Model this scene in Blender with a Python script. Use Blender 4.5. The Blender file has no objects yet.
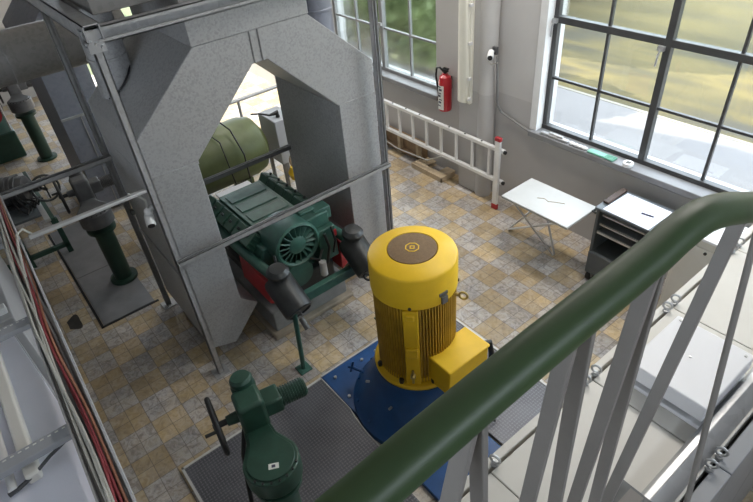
import bpy, bmesh, math, random
from mathutils import Vector, Matrix, Quaternion
random.seed(7)
SC = bpy.context.scene
COL = SC.collection
PI = math.pi
V3 = Vector

# ------------------------------------------------------------------ materials
def new_mat(name):
    m = bpy.data.materials.new(name); m.use_nodes = True
    nt = m.node_tree; nt.nodes.clear()
    out = nt.nodes.new('ShaderNodeOutputMaterial')
    return m, nt, out

def N(nt, kind, **kw):
    n = nt.nodes.new(kind)
    for k, v in kw.items():
        if k.startswith('i_'):
            n.inputs[k[2:].replace('_', ' ')].default_value = v
        else:
            setattr(n, k, v)
    return n

def ramp(nt, fac, stops):
    r = nt.nodes.new('ShaderNodeValToRGB')
    el = r.color_ramp.elements
    while len(el) < len(stops): el.new(0.5)
    for e, (p, c) in zip(el, stops):
        e.position = p; e.color = (c[0], c[1], c[2], 1)
    nt.links.new(fac, r.inputs['Fac'])
    return r

def paint(name, col, rough=0.5, metal=0.0, var=0.12, scale=6.0, bump=0.0, worn=None, worn_amt=0.62, coat=0.0):
    """painted / plain surface with a little grime variation and optional wear spots"""
    m, nt, out = new_mat(name); L = nt.links
    b = N(nt, 'ShaderNodeBsdfPrincipled', i_Roughness=rough, i_Metallic=metal)
    if coat: b.inputs['Coat Weight'].default_value = coat
    tc = N(nt, 'ShaderNodeTexCoord')
    n1 = N(nt, 'ShaderNodeTexNoise', i_Scale=scale, i_Detail=5.0, i_Roughness=0.6)
    L.new(tc.outputs['Object'], n1.inputs['Vector'])
    lo = [c*(1-var) for c in col]; hi = [min(1, c*(1+var)) for c in col]
    r = ramp(nt, n1.outputs['Fac'], [(0.3, lo), (0.7, hi)])
    colout = r.outputs['Color']
    if worn:
        n2 = N(nt, 'ShaderNodeTexNoise', i_Scale=scale*3.1, i_Detail=8.0, i_Roughness=0.7)
        L.new(tc.outputs['Object'], n2.inputs['Vector'])
        f = ramp(nt, n2.outputs['Fac'], [(worn_amt, (0, 0, 0)), (worn_amt+0.06, (1, 1, 1))])
        mx = N(nt, 'ShaderNodeMix', data_type='RGBA')
        L.new(f.outputs['Color'], mx.inputs['Factor'])
        L.new(colout, mx.inputs['A']); mx.inputs['B'].default_value = (*worn, 1)
        colout = mx.outputs['Result']
    L.new(colout, b.inputs['Base Color'])
    if bump:
        bp = N(nt, 'ShaderNodeBump', i_Strength=bump, i_Distance=0.01)
        n3 = N(nt, 'ShaderNodeTexNoise', i_Scale=scale*8, i_Detail=3.0)
        L.new(tc.outputs['Object'], n3.inputs['Vector'])
        L.new(n3.outputs['Fac'], bp.inputs['Height']); L.new(bp.outputs['Normal'], b.inputs['Normal'])
    L.new(b.outputs['BSDF'], out.inputs['Surface'])
    return m

def galvanised(name, base, spread=0.16, scale=55, rough=0.5, metal=0.45, tint=(1, 1, 1)):
    m, nt, out = new_mat(name); L = nt.links
    b = N(nt, 'ShaderNodeBsdfPrincipled', i_Roughness=rough, i_Metallic=metal)
    tc = N(nt, 'ShaderNodeTexCoord')
    v = N(nt, 'ShaderNodeTexVoronoi', i_Scale=scale)
    L.new(tc.outputs['Object'], v.inputs['Vector'])
    sx = N(nt, 'ShaderNodeSeparateColor'); L.new(v.outputs['Color'], sx.inputs['Color'])
    n = N(nt, 'ShaderNodeTexNoise', i_Scale=3.0, i_Detail=6.0)
    L.new(tc.outputs['Object'], n.inputs['Vector'])
    ad = N(nt, 'ShaderNodeMath', operation='MULTIPLY_ADD'); L.new(n.outputs['Fac'], ad.inputs[0])
    ad.inputs[1].default_value = 0.8; L.new(sx.outputs[0], ad.inputs[2])
    lo = [base*(1-spread)*t for t in tint]; hi = [base*(1+spread)*t for t in tint]
    r = ramp(nt, ad.outputs[0], [(0.25, lo), (1.0, hi)])
    L.new(r.outputs['Color'], b.inputs['Base Color'])
    L.new(b.outputs['BSDF'], out.inputs['Surface'])
    return m

def glass_mat(name, rough, frosted):
    m, nt, out = new_mat(name); L = nt.links
    if frosted:
        tc = N(nt, 'ShaderNodeTexCoord')
        n = N(nt, 'ShaderNodeTexNoise', i_Scale=45.0, i_Detail=2.0)
        L.new(tc.outputs['Object'], n.inputs['Vector'])
        bp = N(nt, 'ShaderNodeBump', i_Strength=0.35, i_Distance=0.01)
        L.new(n.outputs['Fac'], bp.inputs['Height'])
        g = N(nt, 'ShaderNodeBsdfRefraction', i_Roughness=rough, i_IOR=1.12)
        g.inputs['Color'].default_value = (0.86, 0.9, 0.88, 1)
        L.new(bp.outputs['Normal'], g.inputs['Normal'])
        t = N(nt, 'ShaderNodeBsdfTransparent')
        mx = N(nt, 'ShaderNodeMixShader'); mx.inputs[0].default_value = 0.25
        L.new(g.outputs[0], mx.inputs[1]); L.new(t.outputs[0], mx.inputs[2])
        src = mx.outputs[0]
    else:
        t = N(nt, 'ShaderNodeBsdfTransparent'); t.inputs['Color'].default_value = (0.95, 0.97, 0.97, 1)
        src = t.outputs[0]
    gl = N(nt, 'ShaderNodeBsdfGlossy', i_Roughness=0.05)
    mx2 = N(nt, 'ShaderNodeMixShader'); mx2.inputs[0].default_value = 0.06
    L.new(src, mx2.inputs[1]); L.new(gl.outputs[0], mx2.inputs[2])
    L.new(mx2.outputs[0], out.inputs['Surface'])
    return m

def floor_tiles(name):
    m, nt, out = new_mat(name); L = nt.links
    P = 0.281
    tc = N(nt, 'ShaderNodeTexCoord')
    mp = N(nt, 'ShaderNodeMapping'); L.new(tc.outputs['Object'], mp.inputs['Vector'])
    mp.inputs['Scale'].default_value = (1/P, 1/P, 0)
    mp.inputs['Location'].default_value = (0.60+0.5+100, 0.35+0.5+100, 0.5)
    ck = N(nt, 'ShaderNodeTexChecker', i_Scale=1.0)
    ck.inputs['Color1'].default_value = (1, 1, 1, 1); ck.inputs['Color2'].default_value = (0, 0, 0, 1)
    L.new(mp.outputs[0], ck.inputs['Vector'])
    dbl = N(nt, 'ShaderNodeVectorMath', operation='SCALE'); L.new(mp.outputs[0], dbl.inputs[0]); dbl.inputs['Scale'].default_value = 2.0
    fl = N(nt, 'ShaderNodeVectorMath', operation='FLOOR'); L.new(dbl.outputs[0], fl.inputs[0])
    wn = N(nt, 'ShaderNodeTexWhiteNoise', noise_dimensions='3D'); L.new(fl.outputs[0], wn.inputs['Vector'])
    fl2 = N(nt, 'ShaderNodeVectorMath', operation='FLOOR'); L.new(mp.outputs[0], fl2.inputs[0])
    wn2 = N(nt, 'ShaderNodeTexWhiteNoise', noise_dimensions='3D'); L.new(fl2.outputs[0], wn2.inputs['Vector'])
    # marbling
    n1 = N(nt, 'ShaderNodeTexNoise', i_Scale=13.0, i_Detail=7.0, i_Roughness=0.7, i_Distortion=1.6)
    L.new(tc.outputs['Object'], n1.inputs['Vector'])
    n2 = N(nt, 'ShaderNodeTexNoise', i_Scale=1.3, i_Detail=5.0, i_Roughness=0.6)
    L.new(tc.outputs['Object'], n2.inputs['Vector'])
    yel = ramp(nt, n1.outputs['Fac'], [(0.2, (0.33, 0.235, 0.12)), (0.5, (0.54, 0.395, 0.205)), (0.75, (0.63, 0.50, 0.30))])
    gry = ramp(nt, n1.outputs['Fac'], [(0.3, (0.24, 0.22, 0.22)), (0.45, (0.40, 0.375, 0.37)), (0.58, (0.60, 0.575, 0.56)), (0.72, (0.33, 0.31, 0.315))])
    mx = N(nt, 'ShaderNodeMix', data_type='RGBA')
    fm = N(nt, 'ShaderNodeMath', operation='MULTIPLY_ADD'); fm.inputs[1].default_value = 0.62; n3 = N(nt, 'ShaderNodeTexNoise', i_Scale=5.0, i_Detail=6.0, i_Roughness=0.75); L.new(tc.outputs['Object'], n3.inputs['Vector']); n3r = ramp(nt, n3.outputs['Fac'], [(0.38, (0, 0, 0)), (0.64, (.38, .38, .38))]); L.new(ck.outputs['Fac'], fm.inputs[0]); L.new(n3r.outputs['Color'], fm.inputs[2]); L.new(fm.outputs[0], mx.inputs['Factor']); L.new(gry.outputs['Color'], mx.inputs['A']); L.new(yel.outputs['Color'], mx.inputs['B'])
    # tile to tile value variation
    a = N(nt, 'ShaderNodeMath', operation='MULTIPLY_ADD'); L.new(wn.outputs['Value'], a.inputs[0]); a.inputs[1].default_value = 0.22; a.inputs[2].default_value = 0.78
    b2 = N(nt, 'ShaderNodeMath', operation='MULTIPLY_ADD'); L.new(wn2.outputs['Value'], b2.inputs[0]); b2.inputs[1].default_value = 0.25; b2.inputs[2].default_value = 0.85
    c2 = N(nt, 'ShaderNodeMath', operation='MULTIPLY_ADD'); L.new(n2.outputs['Fac'], c2.inputs[0]); c2.inputs[1].default_value = 1.1; c2.inputs[2].default_value = 0.38
    m1 = N(nt, 'ShaderNodeMath', operation='MULTIPLY'); L.new(a.outputs[0], m1.inputs[0]); L.new(b2.outputs[0], m1.inputs[1])
    m2 = N(nt, 'ShaderNodeMath', operation='MULTIPLY'); L.new(m1.outputs[0], m2.inputs[0]); L.new(c2.outputs[0], m2.inputs[1])
    # grout
    fr = N(nt, 'ShaderNodeVectorMath', operation='FRACTION'); L.new(dbl.outputs[0], fr.inputs[0])
    sp = N(nt, 'ShaderNodeSeparateXYZ'); L.new(fr.outputs[0], sp.inputs[0])
    def edge(o):
        s = N(nt, 'ShaderNodeMath', operation='SUBTRACT'); L.new(o, s.inputs[0]); s.inputs[1].default_value = 0.5
        ab = N(nt, 'ShaderNodeMath', operation='ABSOLUTE'); L.new(s.outputs[0], ab.inputs[0])
        return ab.outputs[0]
    mxm = N(nt, 'ShaderNodeMath', operation='MAXIMUM'); L.new(edge(sp.outputs[0]), mxm.inputs[0]); L.new(edge(sp.outputs[1]), mxm.inputs[1])
    gt = N(nt, 'ShaderNodeMath', operation='GREATER_THAN'); L.new(mxm.outputs[0], gt.inputs[0]); gt.inputs[1].default_value = 0.478
    mg = N(nt, 'ShaderNodeMix', data_type='RGBA', blend_type='MULTIPLY'); mg.inputs['Factor'].default_value = 1.0
    L.new(mx.outputs['Result'], mg.inputs['A'])
    cc = N(nt, 'ShaderNodeCombineColor')
    for i in range(3): L.new(m2.outputs[0], cc.inputs[i])
    L.new(cc.outputs[0], mg.inputs['B'])
    mf = N(nt, 'ShaderNodeMix', data_type='RGBA'); 
    sc = N(nt, 'ShaderNodeMath', operation='MULTIPLY'); L.new(gt.outputs[0], sc.inputs[0]); sc.inputs[1].default_value = 0.65
    L.new(sc.outputs[0], mf.inputs['Factor'])
    L.new(mg.outputs['Result'], mf.inputs['A']); mf.inputs['B'].default_value = (0.12, 0.10, 0.085, 1)
    b = N(nt, 'ShaderNodeBsdfPrincipled')
    L.new(mf.outputs['Result'], b.inputs['Base Color'])
    rr = N(nt, 'ShaderNodeMath', operation='MULTIPLY_ADD'); L.new(n1.outputs['Fac'], rr.inputs[0]); rr.inputs[1].default_value = 0.3; rr.inputs[2].default_value = 0.3
    L.new(rr.outputs[0], b.inputs['Roughness'])
    bp = N(nt, 'ShaderNodeBump', i_Strength=0.25, i_Distance=0.003)
    inv = N(nt, 'ShaderNodeMath', operation='SUBTRACT'); inv.inputs[0].default_value = 1.0; L.new(gt.outputs[0], inv.inputs[1])
    L.new(inv.outputs[0], bp.inputs['Height']); L.new(bp.outputs[0], b.inputs['Normal'])
    L.new(b.outputs[0], out.inputs['Surface'])
    return m

def checker_plate(name):
    m, nt, out = new_mat(name); L = nt.links
    tc = N(nt, 'ShaderNodeTexCoord')
    mp = N(nt, 'ShaderNodeMapping'); L.new(tc.outputs['Object'], mp.inputs['Vector'])
    mp.inputs['Scale'].default_value = (38, 38, 0); mp.inputs['Location'].default_value = (50, 50, .5)
    ck = N(nt, 'ShaderNodeTexChecker', i_Scale=1.0); L.new(mp.outputs[0], ck.inputs['Vector'])
    fr = N(nt, 'ShaderNodeVectorMath', operation='FRACTION'); L.new(mp.outputs[0], fr.inputs[0])
    sp = N(nt, 'ShaderNodeSeparateXYZ'); L.new(fr.outputs[0], sp.inputs[0])
    def bar(u, v):
        s1 = N(nt, 'ShaderNodeMath', operation='SUBTRACT'); L.new(u, s1.inputs[0]); s1.inputs[1].default_value = .5
        a1 = N(nt, 'ShaderNodeMath', operation='ABSOLUTE'); L.new(s1.outputs[0], a1.inputs[0])
        l1 = N(nt, 'ShaderNodeMath', operation='LESS_THAN'); L.new(a1.outputs[0], l1.inputs[0]); l1.inputs[1].default_value = .16
        s2 = N(nt, 'ShaderNodeMath', operation='SUBTRACT'); L.new(v, s2.inputs[0]); s2.inputs[1].default_value = .5
        a2 = N(nt, 'ShaderNodeMath', operation='ABSOLUTE'); L.new(s2.outputs[0], a2.inputs[0])
        l2 = N(nt, 'ShaderNodeMath', operation='LESS_THAN'); L.new(a2.outputs[0], l2.inputs[0]); l2.inputs[1].default_value = .42
        mm = N(nt, 'ShaderNodeMath', operation='MULTIPLY'); L.new(l1.outputs[0], mm.inputs[0]); L.new(l2.outputs[0], mm.inputs[1])
        return mm.outputs[0]
    b1 = bar(sp.outputs[0], sp.outputs[1]); b2 = bar(sp.outputs[1], sp.outputs[0])
    mx = N(nt, 'ShaderNodeMix', data_type='FLOAT'); fm = N(nt, 'ShaderNodeMath', operation='MULTIPLY_ADD'); fm.inputs[1].default_value = 0.62; n3 = N(nt, 'ShaderNodeTexNoise', i_Scale=5.0, i_Detail=6.0, i_Roughness=0.75); L.new(tc.outputs['Object'], n3.inputs['Vector']); n3r = ramp(nt, n3.outputs['Fac'], [(0.38, (0, 0, 0)), (0.64, (.38, .38, .38))]); L.new(ck.outputs['Fac'], fm.inputs[0]); L.new(n3r.outputs['Color'], fm.inputs[2]); L.new(fm.outputs[0], mx.inputs['Factor']); L.new(b1, mx.inputs['A']); L.new(b2, mx.inputs['B'])
    n = N(nt, 'ShaderNodeTexNoise', i_Scale=4.0, i_Detail=6.0); L.new(tc.outputs['Object'], n.inputs['Vector'])
    base = ramp(nt, n.outputs['Fac'], [(0.3, (0.09, 0.09, 0.10)), (0.7, (0.14, 0.14, 0.155))])
    cm = N(nt, 'ShaderNodeMix', data_type='RGBA'); L.new(mx.outputs['Result'], cm.inputs['Factor'])
    L.new(base.outputs['Color'], cm.inputs['A']); cm.inputs['B'].default_value = (0.20, 0.20, 0.215, 1)
    b = N(nt, 'ShaderNodeBsdfPrincipled', i_Roughness=0.4, i_Metallic=0.4)
    L.new(cm.outputs['Result'], b.inputs['Base Color'])
    bp = N(nt, 'ShaderNodeBump', i_Strength=0.5, i_Distance=0.004); L.new(mx.outputs['Result'], bp.inputs['Height'])
    L.new(bp.outputs[0], b.inputs['Normal']); L.new(b.outputs[0], out.inputs['Surface'])
    return m

def wall_paint(name):
    m, nt, out = new_mat(name); L = nt.links
    tc = N(nt, 'ShaderNodeTexCoord')
    sp = N(nt, 'ShaderNodeSeparateXYZ'); L.new(tc.outputs['Object'], sp.inputs[0])
    n = N(nt, 'ShaderNodeTexNoise', i_Scale=1.5, i_Detail=6.0); L.new(tc.outputs['Object'], n.inputs['Vector'])
    g = N(nt, 'ShaderNodeMath', operation='GREATER_THAN'); L.new(sp.outputs[2], g.inputs[0]); g.inputs[1].default_value = 1.36
    up = ramp(nt, n.outputs['Fac'], [(0.3, (0.49, 0.475, 0.46)), (0.7, (0.55, 0.535, 0.515))])
    lo = ramp(nt, n.outputs['Fac'], [(0.3, (0.42, 0.405, 0.395)), (0.7, (0.48, 0.465, 0.45))])
    mx = N(nt, 'ShaderNodeMix', data_type='RGBA'); L.new(g.outputs[0], mx.inputs['Factor'])
    L.new(lo.outputs['Color'], mx.inputs['A']); L.new(up.outputs['Color'], mx.inputs['B'])
    b = N(nt, 'ShaderNodeBsdfPrincipled', i_Roughness=0.6)
    L.new(mx.outputs['Result'], b.inputs['Base Color']); L.new(b.outputs[0], out.inputs['Surface'])
    return m

def outside_ground(name):
    m, nt, out = new_mat(name); L = nt.links
    tc = N(nt, 'ShaderNodeTexCoord')
    mp = N(nt, 'ShaderNodeMapping'); L.new(tc.outputs['Object'], mp.inputs['Vector'])
    mp.inputs['Scale'].default_value = (0.22, 0.9, 1)
    n = N(nt, 'ShaderNodeTexNoise', i_Scale=1.0, i_Detail=3.0, i_Roughness=0.5); L.new(mp.outputs[0], n.inputs['Vector'])
    r = ramp(nt, n.outputs['Fac'], [(0.36, (0.034, 0.030, 0.017)), (0.45, (0.062, 0.050, 0.016)), (0.55, (0.105, 0.080, 0.022)), (0.66, (0.045, 0.038, 0.018))])
    b = N(nt, 'ShaderNodeBsdfPrincipled', i_Roughness=0.9)
    L.new(r.outputs['Color'], b.inputs['Base Color']); L.new(b.outputs[0], out.inputs['Surface'])
    return m

def emit(name, col, s):
    m, nt, out = new_mat(name)
    e = N(nt, 'ShaderNodeEmission'); e.inputs[0].default_value = (*col, 1); e.inputs[1].default_value = s
    nt.links.new(e.outputs[0], out.inputs[0]); return m

M = {}
M['tile'] = floor_tiles('tile_floor')
M['wall'] = wall_paint('wall_paint')
M['ceil'] = paint('ceiling_paint', (0.5, 0.5, 0.49), 0.8)
M['duct'] = galvanised('galvanised_duct', 0.36, 0.13, 75, 0.5, 0.4)
M['duct_back'] = galvanised('blue_grey_duct', 0.26, 0.08, 30, 0.5, 0.4, (0.92, 0.97, 1.15))
M['pipe_duct'] = galvanised('spiral_duct', 0.22, 0.1, 40, 0.5, 0.4, (1.04, 1, 0.95))
M['frame'] = galvanised('strut_steel', 0.40, 0.1, 35, 0.45, 0.5)
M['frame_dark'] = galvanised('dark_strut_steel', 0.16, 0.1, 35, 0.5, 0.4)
M['trunk'] = galvanised('bright_zinc', 0.45, 0.1, 20, 0.36, 0.7)
M['yellow'] = paint('yellow_enamel', (0.72, 0.45, 0.010), 0.48, 0, 0.06, 7, 0.05, (0.16, 0.09, 0.02), 0.73)
M['yellow_fin'] = paint('darker_yellow_fins', (0.44, 0.255, 0.018), 0.5, 0, 0.2, 9)  # darker yellow than the hood and flange
M['grille'] = paint('brown_grille', (0.17, 0.105, 0.05), 0.7, 0.1, 0.15, 60, 0.4)
M['blue'] = paint('blue_enamel', (0.014, 0.07, 0.21), 0.36, 0, 0.2, 5, 0.03, (0.16, 0.19, 0.24), 0.74)
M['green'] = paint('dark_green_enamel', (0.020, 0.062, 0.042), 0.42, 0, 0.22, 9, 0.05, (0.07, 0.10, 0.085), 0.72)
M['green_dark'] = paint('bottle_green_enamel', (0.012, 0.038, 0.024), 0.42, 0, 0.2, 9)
M['green_engine'] = paint('engine_green', (0.035, 0.105, 0.080), 0.45, 0, 0.25, 9, 0.05, (0.11, 0.15, 0.13), 0.66)
M['green_rail'] = paint('handrail_green', (0.045, 0.086, 0.030), 0.42, 0, 0.14, 5, 0.02, (0.10, 0.14, 0.075), 0.72)
M['olive'] = paint('olive_vessel', (0.095, 0.115, 0.04), 0.45, 0, 0.2, 4)
M['black'] = paint('black_rubber', (0.012, 0.012, 0.013), 0.5, 0, 0.1, 8)
M['dark_metal'] = paint('dark_cast_metal', (0.032, 0.034, 0.034), 0.42, 0.2, 0.3, 10, 0.1)
M['grey_act'] = paint('grey_cast_metal', (0.11, 0.11, 0.112), 0.5, 0.2, 0.25, 9, 0.1)
M['red'] = paint('red_enamel', (0.38, 0.025, 0.03), 0.4, 0, 0.15, 8)
M['red_ext'] = paint('extinguisher_red', (0.46, 0.012, 0.022), 0.3, 0, 0.08, 6, 0, None, .6, 0.3)
M['white'] = paint('white_plastic', (0.74, 0.74, 0.73), 0.45, 0, 0.04, 5)
M['label'] = paint('white_label', (0.72, 0.72, 0.68), 0.5, 0, 0.05, 20)
M['cabinet'] = paint('cabinet_cream', (0.68, 0.655, 0.60), 0.42, 0, 0.05, 2.5, 0, (0.4, 0.38, 0.34), 0.76)
M['cabinet_w'] = paint('cabinet_white', (0.82, 0.82, 0.84), 0.4, 0, 0.03, 3)
M['cabinet_g'] = paint('cabinet_grey', (0.33, 0.34, 0.36), 0.45, 0, 0.06, 3)
M['cabinet_p'] = paint('cabinet_pale_grey', (0.42, 0.42, 0.43), 0.45, 0, 0.05, 3)
M['sheet'] = paint('white_sheet', (0.84, 0.84, 0.93), 0.35, 0, 0.03, 3)
M['tabletop'] = paint('white_tabletop', (0.50, 0.50, 0.485), 0.4, 0, 0.06, 3, 0, (0.42, 0.4, 0.36), 0.70)
M['alu'] = paint('aluminium', (0.62, 0.62, 0.62), 0.35, 0.55, 0.06, 8)
M['ladder_alu'] = paint('ladder_aluminium', (0.80, 0.80, 0.79), 0.4, 0.25, 0.05, 8)
M['cart'] = paint('cart_grey', (0.10, 0.115, 0.125), 0.42, 0.1, 0.12, 6)
M['cart_drawer'] = paint('cart_drawer_grey', (0.19, 0.2, 0.21), 0.4, 0.1, 0.1, 6)
M['paper'] = paint('paper', (0.72, 0.73, 0.84), 0.7, 0, 0.02, 5)
M['ink'] = paint('ink', (0.05, 0.05, 0.09), 0.6)
M['baluster'] = paint('grey_bar_paint', (0.27, 0.25, 0.23), 0.5, 0, 0.08, 8)
M['concrete'] = paint('grey_plinth', (0.20, 0.205, 0.205), 0.75, 0, 0.2, 5, 0.1)
M['kerb'] = paint('beige_plinth_edge', (0.33, 0.28, 0.215), 0.75, 0, 0.2, 6)
M['plate'] = paint('floor_plate_steel', (0.20, 0.20, 0.21), 0.5, 0.2, 0.16, 3)
M['checker'] = checker_plate('checker_plate')
M['angle'] = paint('plate_edge', (0.58, 0.57, 0.55), 0.45, 0.2, 0.1, 10)
M['winframe'] = paint('window_frame_grey', (0.06, 0.06, 0.06), 0.45, 0.2, 0.12, 8)
M['winframe_w'] = paint('window_frame_pale', (0.22, 0.22, 0.215), 0.5, 0, 0.08, 8)
M['sill'] = paint('sill_paint', (0.21, 0.21, 0.215), 0.5, 0, 0.06, 6)
M['lumin'] = paint('luminaire_diffuser', (0.78, 0.76, 0.66), 0.35, 0, 0.04, 5)
M['wood'] = paint('old_wood', (0.21, 0.14, 0.08), 0.7, 0, 0.3, 9)
M['dark_wood'] = paint('dark_wood', (0.06, 0.035, 0.025), 0.6, 0, 0.2, 8)
M['board'] = paint('pale_board', (0.42, 0.33, 0.22), 0.7, 0, 0.2, 9)
M['mint'] = paint('mint_plastic', (0.13, 0.34, 0.25), 0.5, 0, 0.1, 9)
M['paving'] = paint('paving_pale', (0.165, 0.155, 0.15), 0.85, 0, 0.06, 1.2)
M['kerbstone'] = paint('kerbstone', (0.22, 0.20, 0.16), 0.85, 0, 0.06, 3)
M['grass'] = paint('grass', (0.055, 0.07, 0.018), 0.9, 0, 0.2, 2)
M['ground'] = outside_ground('dry_ground')
M['leaf'] = paint('leaf_green', (0.21, 0.26, 0.10), 0.6, 0, 0.45, 3)
M['leaf_d'] = paint('leaf_dark', (0.14, 0.17, 0.075), 0.6, 0, 0.4, 3)
M['cable_red'] = paint('cable_red', (0.27, 0.045, 0.055), 0.5)
M['cable_orange'] = paint('cable_orange', (0.36, 0.16, 0.10), 0.5)
M['cable_white'] = paint('cable_white', (0.42, 0.41, 0.37), 0.5)
M['cable_grey'] = paint('cable_grey', (0.26, 0.25, 0.24), 0.5)
M['cable_dark'] = paint('cable_dark', (0.07, 0.07, 0.075), 0.5)
M['crate'] = paint('cardboard', (0.42, 0.27, 0.15), 0.8, 0, 0.1, 6)
M['stain'] = paint('oil_stain', (0.035, 0.03, 0.027), 0.5, 0, 0.3, 12)
M['glass'] = glass_mat('clear_glass', 0.0, False)
M['glass_f'] = glass_mat('ripple_glass', 0.06, True)
M['brass'] = paint('brass_fitting', (0.5, 0.38, 0.14), 0.35, 0.6)
M['bolt'] = paint('zinc_bolt', (0.5, 0.5, 0.5), 0.35, 0.6)

# ------------------------------------------------------------------ mesh builder
class MB:
    def __init__(s): s.bm = bmesh.new()
    def _new(s, faces_before): pass
    def box(s, lo, hi, mtx=None):
        x0, y0, z0 = lo; x1, y1, z1 = hi
        vs = [s.bm.verts.new(p) for p in ((x0,y0,z0),(x1,y0,z0),(x1,y1,z0),(x0,y1,z0),(x0,y0,z1),(x1,y0,z1),(x1,y1,z1),(x0,y1,z1))]
        if mtx:
            for v in vs: v.co = mtx @ v.co
        for f in ((0,3,2,1),(4,5,6,7),(0,1,5,4),(1,2,6,5),(2,3,7,6),(3,0,4,7)):
            s.bm.faces.new([vs[i] for i in f])
        return s
    def cbox(s, c, size, mtx=None):
        c = V3(c); h = V3(size)/2
        return s.box(c-h, c+h, mtx)
    def prism(s, pts, ext, axis='x'):
        """extrude a 2d polygon; axis x: pts are (y,z); y: (x,z); z: (x,y)"""
        a, b = ext
        def P(p, t):
            return {'x': (t, p[0], p[1]), 'y': (p[0], t, p[1]), 'z': (p[0], p[1], t)}[axis]
        A = [s.bm.verts.new(P(p, a)) for p in pts]; B = [s.bm.verts.new(P(p, b)) for p in pts]
        n = len(pts)
        s.bm.faces.new(A[::-1]); s.bm.faces.new(B)
        for i in range(n):
            s.bm.faces.new((A[i], A[(i+1)%n], B[(i+1)%n], B[i]))
        return s
    def cyl(s, p, q, r0, r1=None, seg=20, cap=True):
        p = V3(p); q = V3(q); r1 = r0 if r1 is None else r1
        d = (q-p).normalized()
        u = d.orthogonal().normalized(); w = d.cross(u)
        A = []; B = []
        for i in range(seg):
            a = 2*PI*i/seg; o = u*math.cos(a)+w*math.sin(a)
            A.append(s.bm.verts.new(p+o*r0)); B.append(s.bm.verts.new(q+o*r1))
        for i in range(seg):
            s.bm.faces.new((A[i], A[(i+1)%seg], B[(i+1)%seg], B[i]))
        if cap:
            s.bm.faces.new(A[::-1]); s.bm.faces.new(B)
        return s
    def lathe(s, prof, c=(0,0,0), axis=(0,0,1), seg=32):
        """prof: list of (radius, height along axis)"""
        c = V3(c); d = V3(axis).normalized(); u = d.orthogonal().normalized(); w = d.cross(u)
        rings = []
        for r, h in prof:
            if r < 1e-6:
                rings.append([s.bm.verts.new(c+d*h)])
            else:
                rings.append([s.bm.verts.new(c+d*h+(u*math.cos(2*PI*i/seg)+w*math.sin(2*PI*i/seg))*r) for i in range(seg)])
        for A, B in zip(rings, rings[1:]):
            for i in range(seg):
                j = (i+1) % seg
                if len(A) == 1 and len(B) == 1: continue
                if len(A) == 1: s.bm.faces.new((A[0], B[j], B[i]))
                elif len(B) == 1: s.bm.faces.new((A[i], A[j], B[0]))
                else: s.bm.faces.new((A[i], A[j], B[j], B[i]))
        if len(rings[0]) > 1: s.bm.faces.new(rings[0][::-1])
        if len(rings[-1]) > 1: s.bm.faces.new(rings[-1])
        return s
    def tube(s, pts, r, seg=10, cap=True):
        pts = [V3(p) for p in pts]; n = len(pts)
        rs = r if isinstance(r, (list, tuple)) else [r]*n
        T = [(pts[min(i+1, n-1)]-pts[max(i-1, 0)]).normalized() for i in range(n)]
        u = T[0].orthogonal().normalized(); rings = []
        for i in range(n):
            u = (u-T[i]*u.dot(T[i])).normalized(); w = T[i].cross(u)
            rings.append([s.bm.verts.new(pts[i]+(u*math.cos(2*PI*k/seg)+w*math.sin(2*PI*k/seg))*rs[i]) for k in range(seg)])
        for A, B in zip(rings, rings[1:]):
            for k in range(seg):
                s.bm.faces.new((A[k], A[(k+1)%seg], B[(k+1)%seg], B[k]))
        if cap:
            s.bm.faces.new(rings[0][::-1]); s.bm.faces.new(rings[-1])
        return s
    def torus(s, c, axis, R, r, seg=24, rs=8):
        c = V3(c); d = V3(axis).normalized(); u = d.orthogonal().normalized(); w = d.cross(u)
        rings = []
        for i in range(seg):
            a = 2*PI*i/seg; o = u*math.cos(a)+w*math.sin(a)
            rings.append([s.bm.verts.new(c+o*(R+r*math.cos(2*PI*k/rs))+d*(r*math.sin(2*PI*k/rs))) for k in range(rs)])
        for i in range(seg):
            A = rings[i]; B = rings[(i+1)%seg]
            for k in range(rs):
                s.bm.faces.new((A[k], B[k], B[(k+1)%rs], A[(k+1)%rs]))
        return s
    def sphere(s, c, r, sc=(1,1,1), u=18, v=10):
        bmesh.ops.create_uvsphere(s.bm, u_segments=u, v_segments=v, radius=r,
                                  matrix=Matrix.Translation(c) @ Matrix.Diagonal((*sc, 1)))
        return s
    def channel(s, p, q, w=0.045, h=0.045, t=0.006, open_dir=(1,0,0)):
        """C strut from p to q, the open side towards open_dir"""
        p = V3(p); q = V3(q); d = (q-p); L = d.length; d.normalize()
        o = V3(open_dir); o = (o-d*o.dot(d)).normalized(); u = d.cross(o)
        m = Matrix((( u.x, o.x, d.x, p.x), (u.y, o.y, d.y, p.y), (u.z, o.z, d.z, p.z), (0,0,0,1)))
        s.box((-w/2, -h/2, 0), (w/2, -h/2+t, L), m)
        for sx in (-1, 1):
            x0, x1 = sorted((sx*w/2, sx*(w/2-t)))
            s.box((x0, -h/2, 0), (x1, h/2, L), m)
            x0, x1 = sorted((sx*w/2, sx*(w/2-w*0.26)))
            s.box((x0, h/2-t, 0), (x1, h/2, L), m)
        return s
    def xf(s, m):
        for v in s.bm.verts: v.co = m @ v.co
        return s
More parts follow.
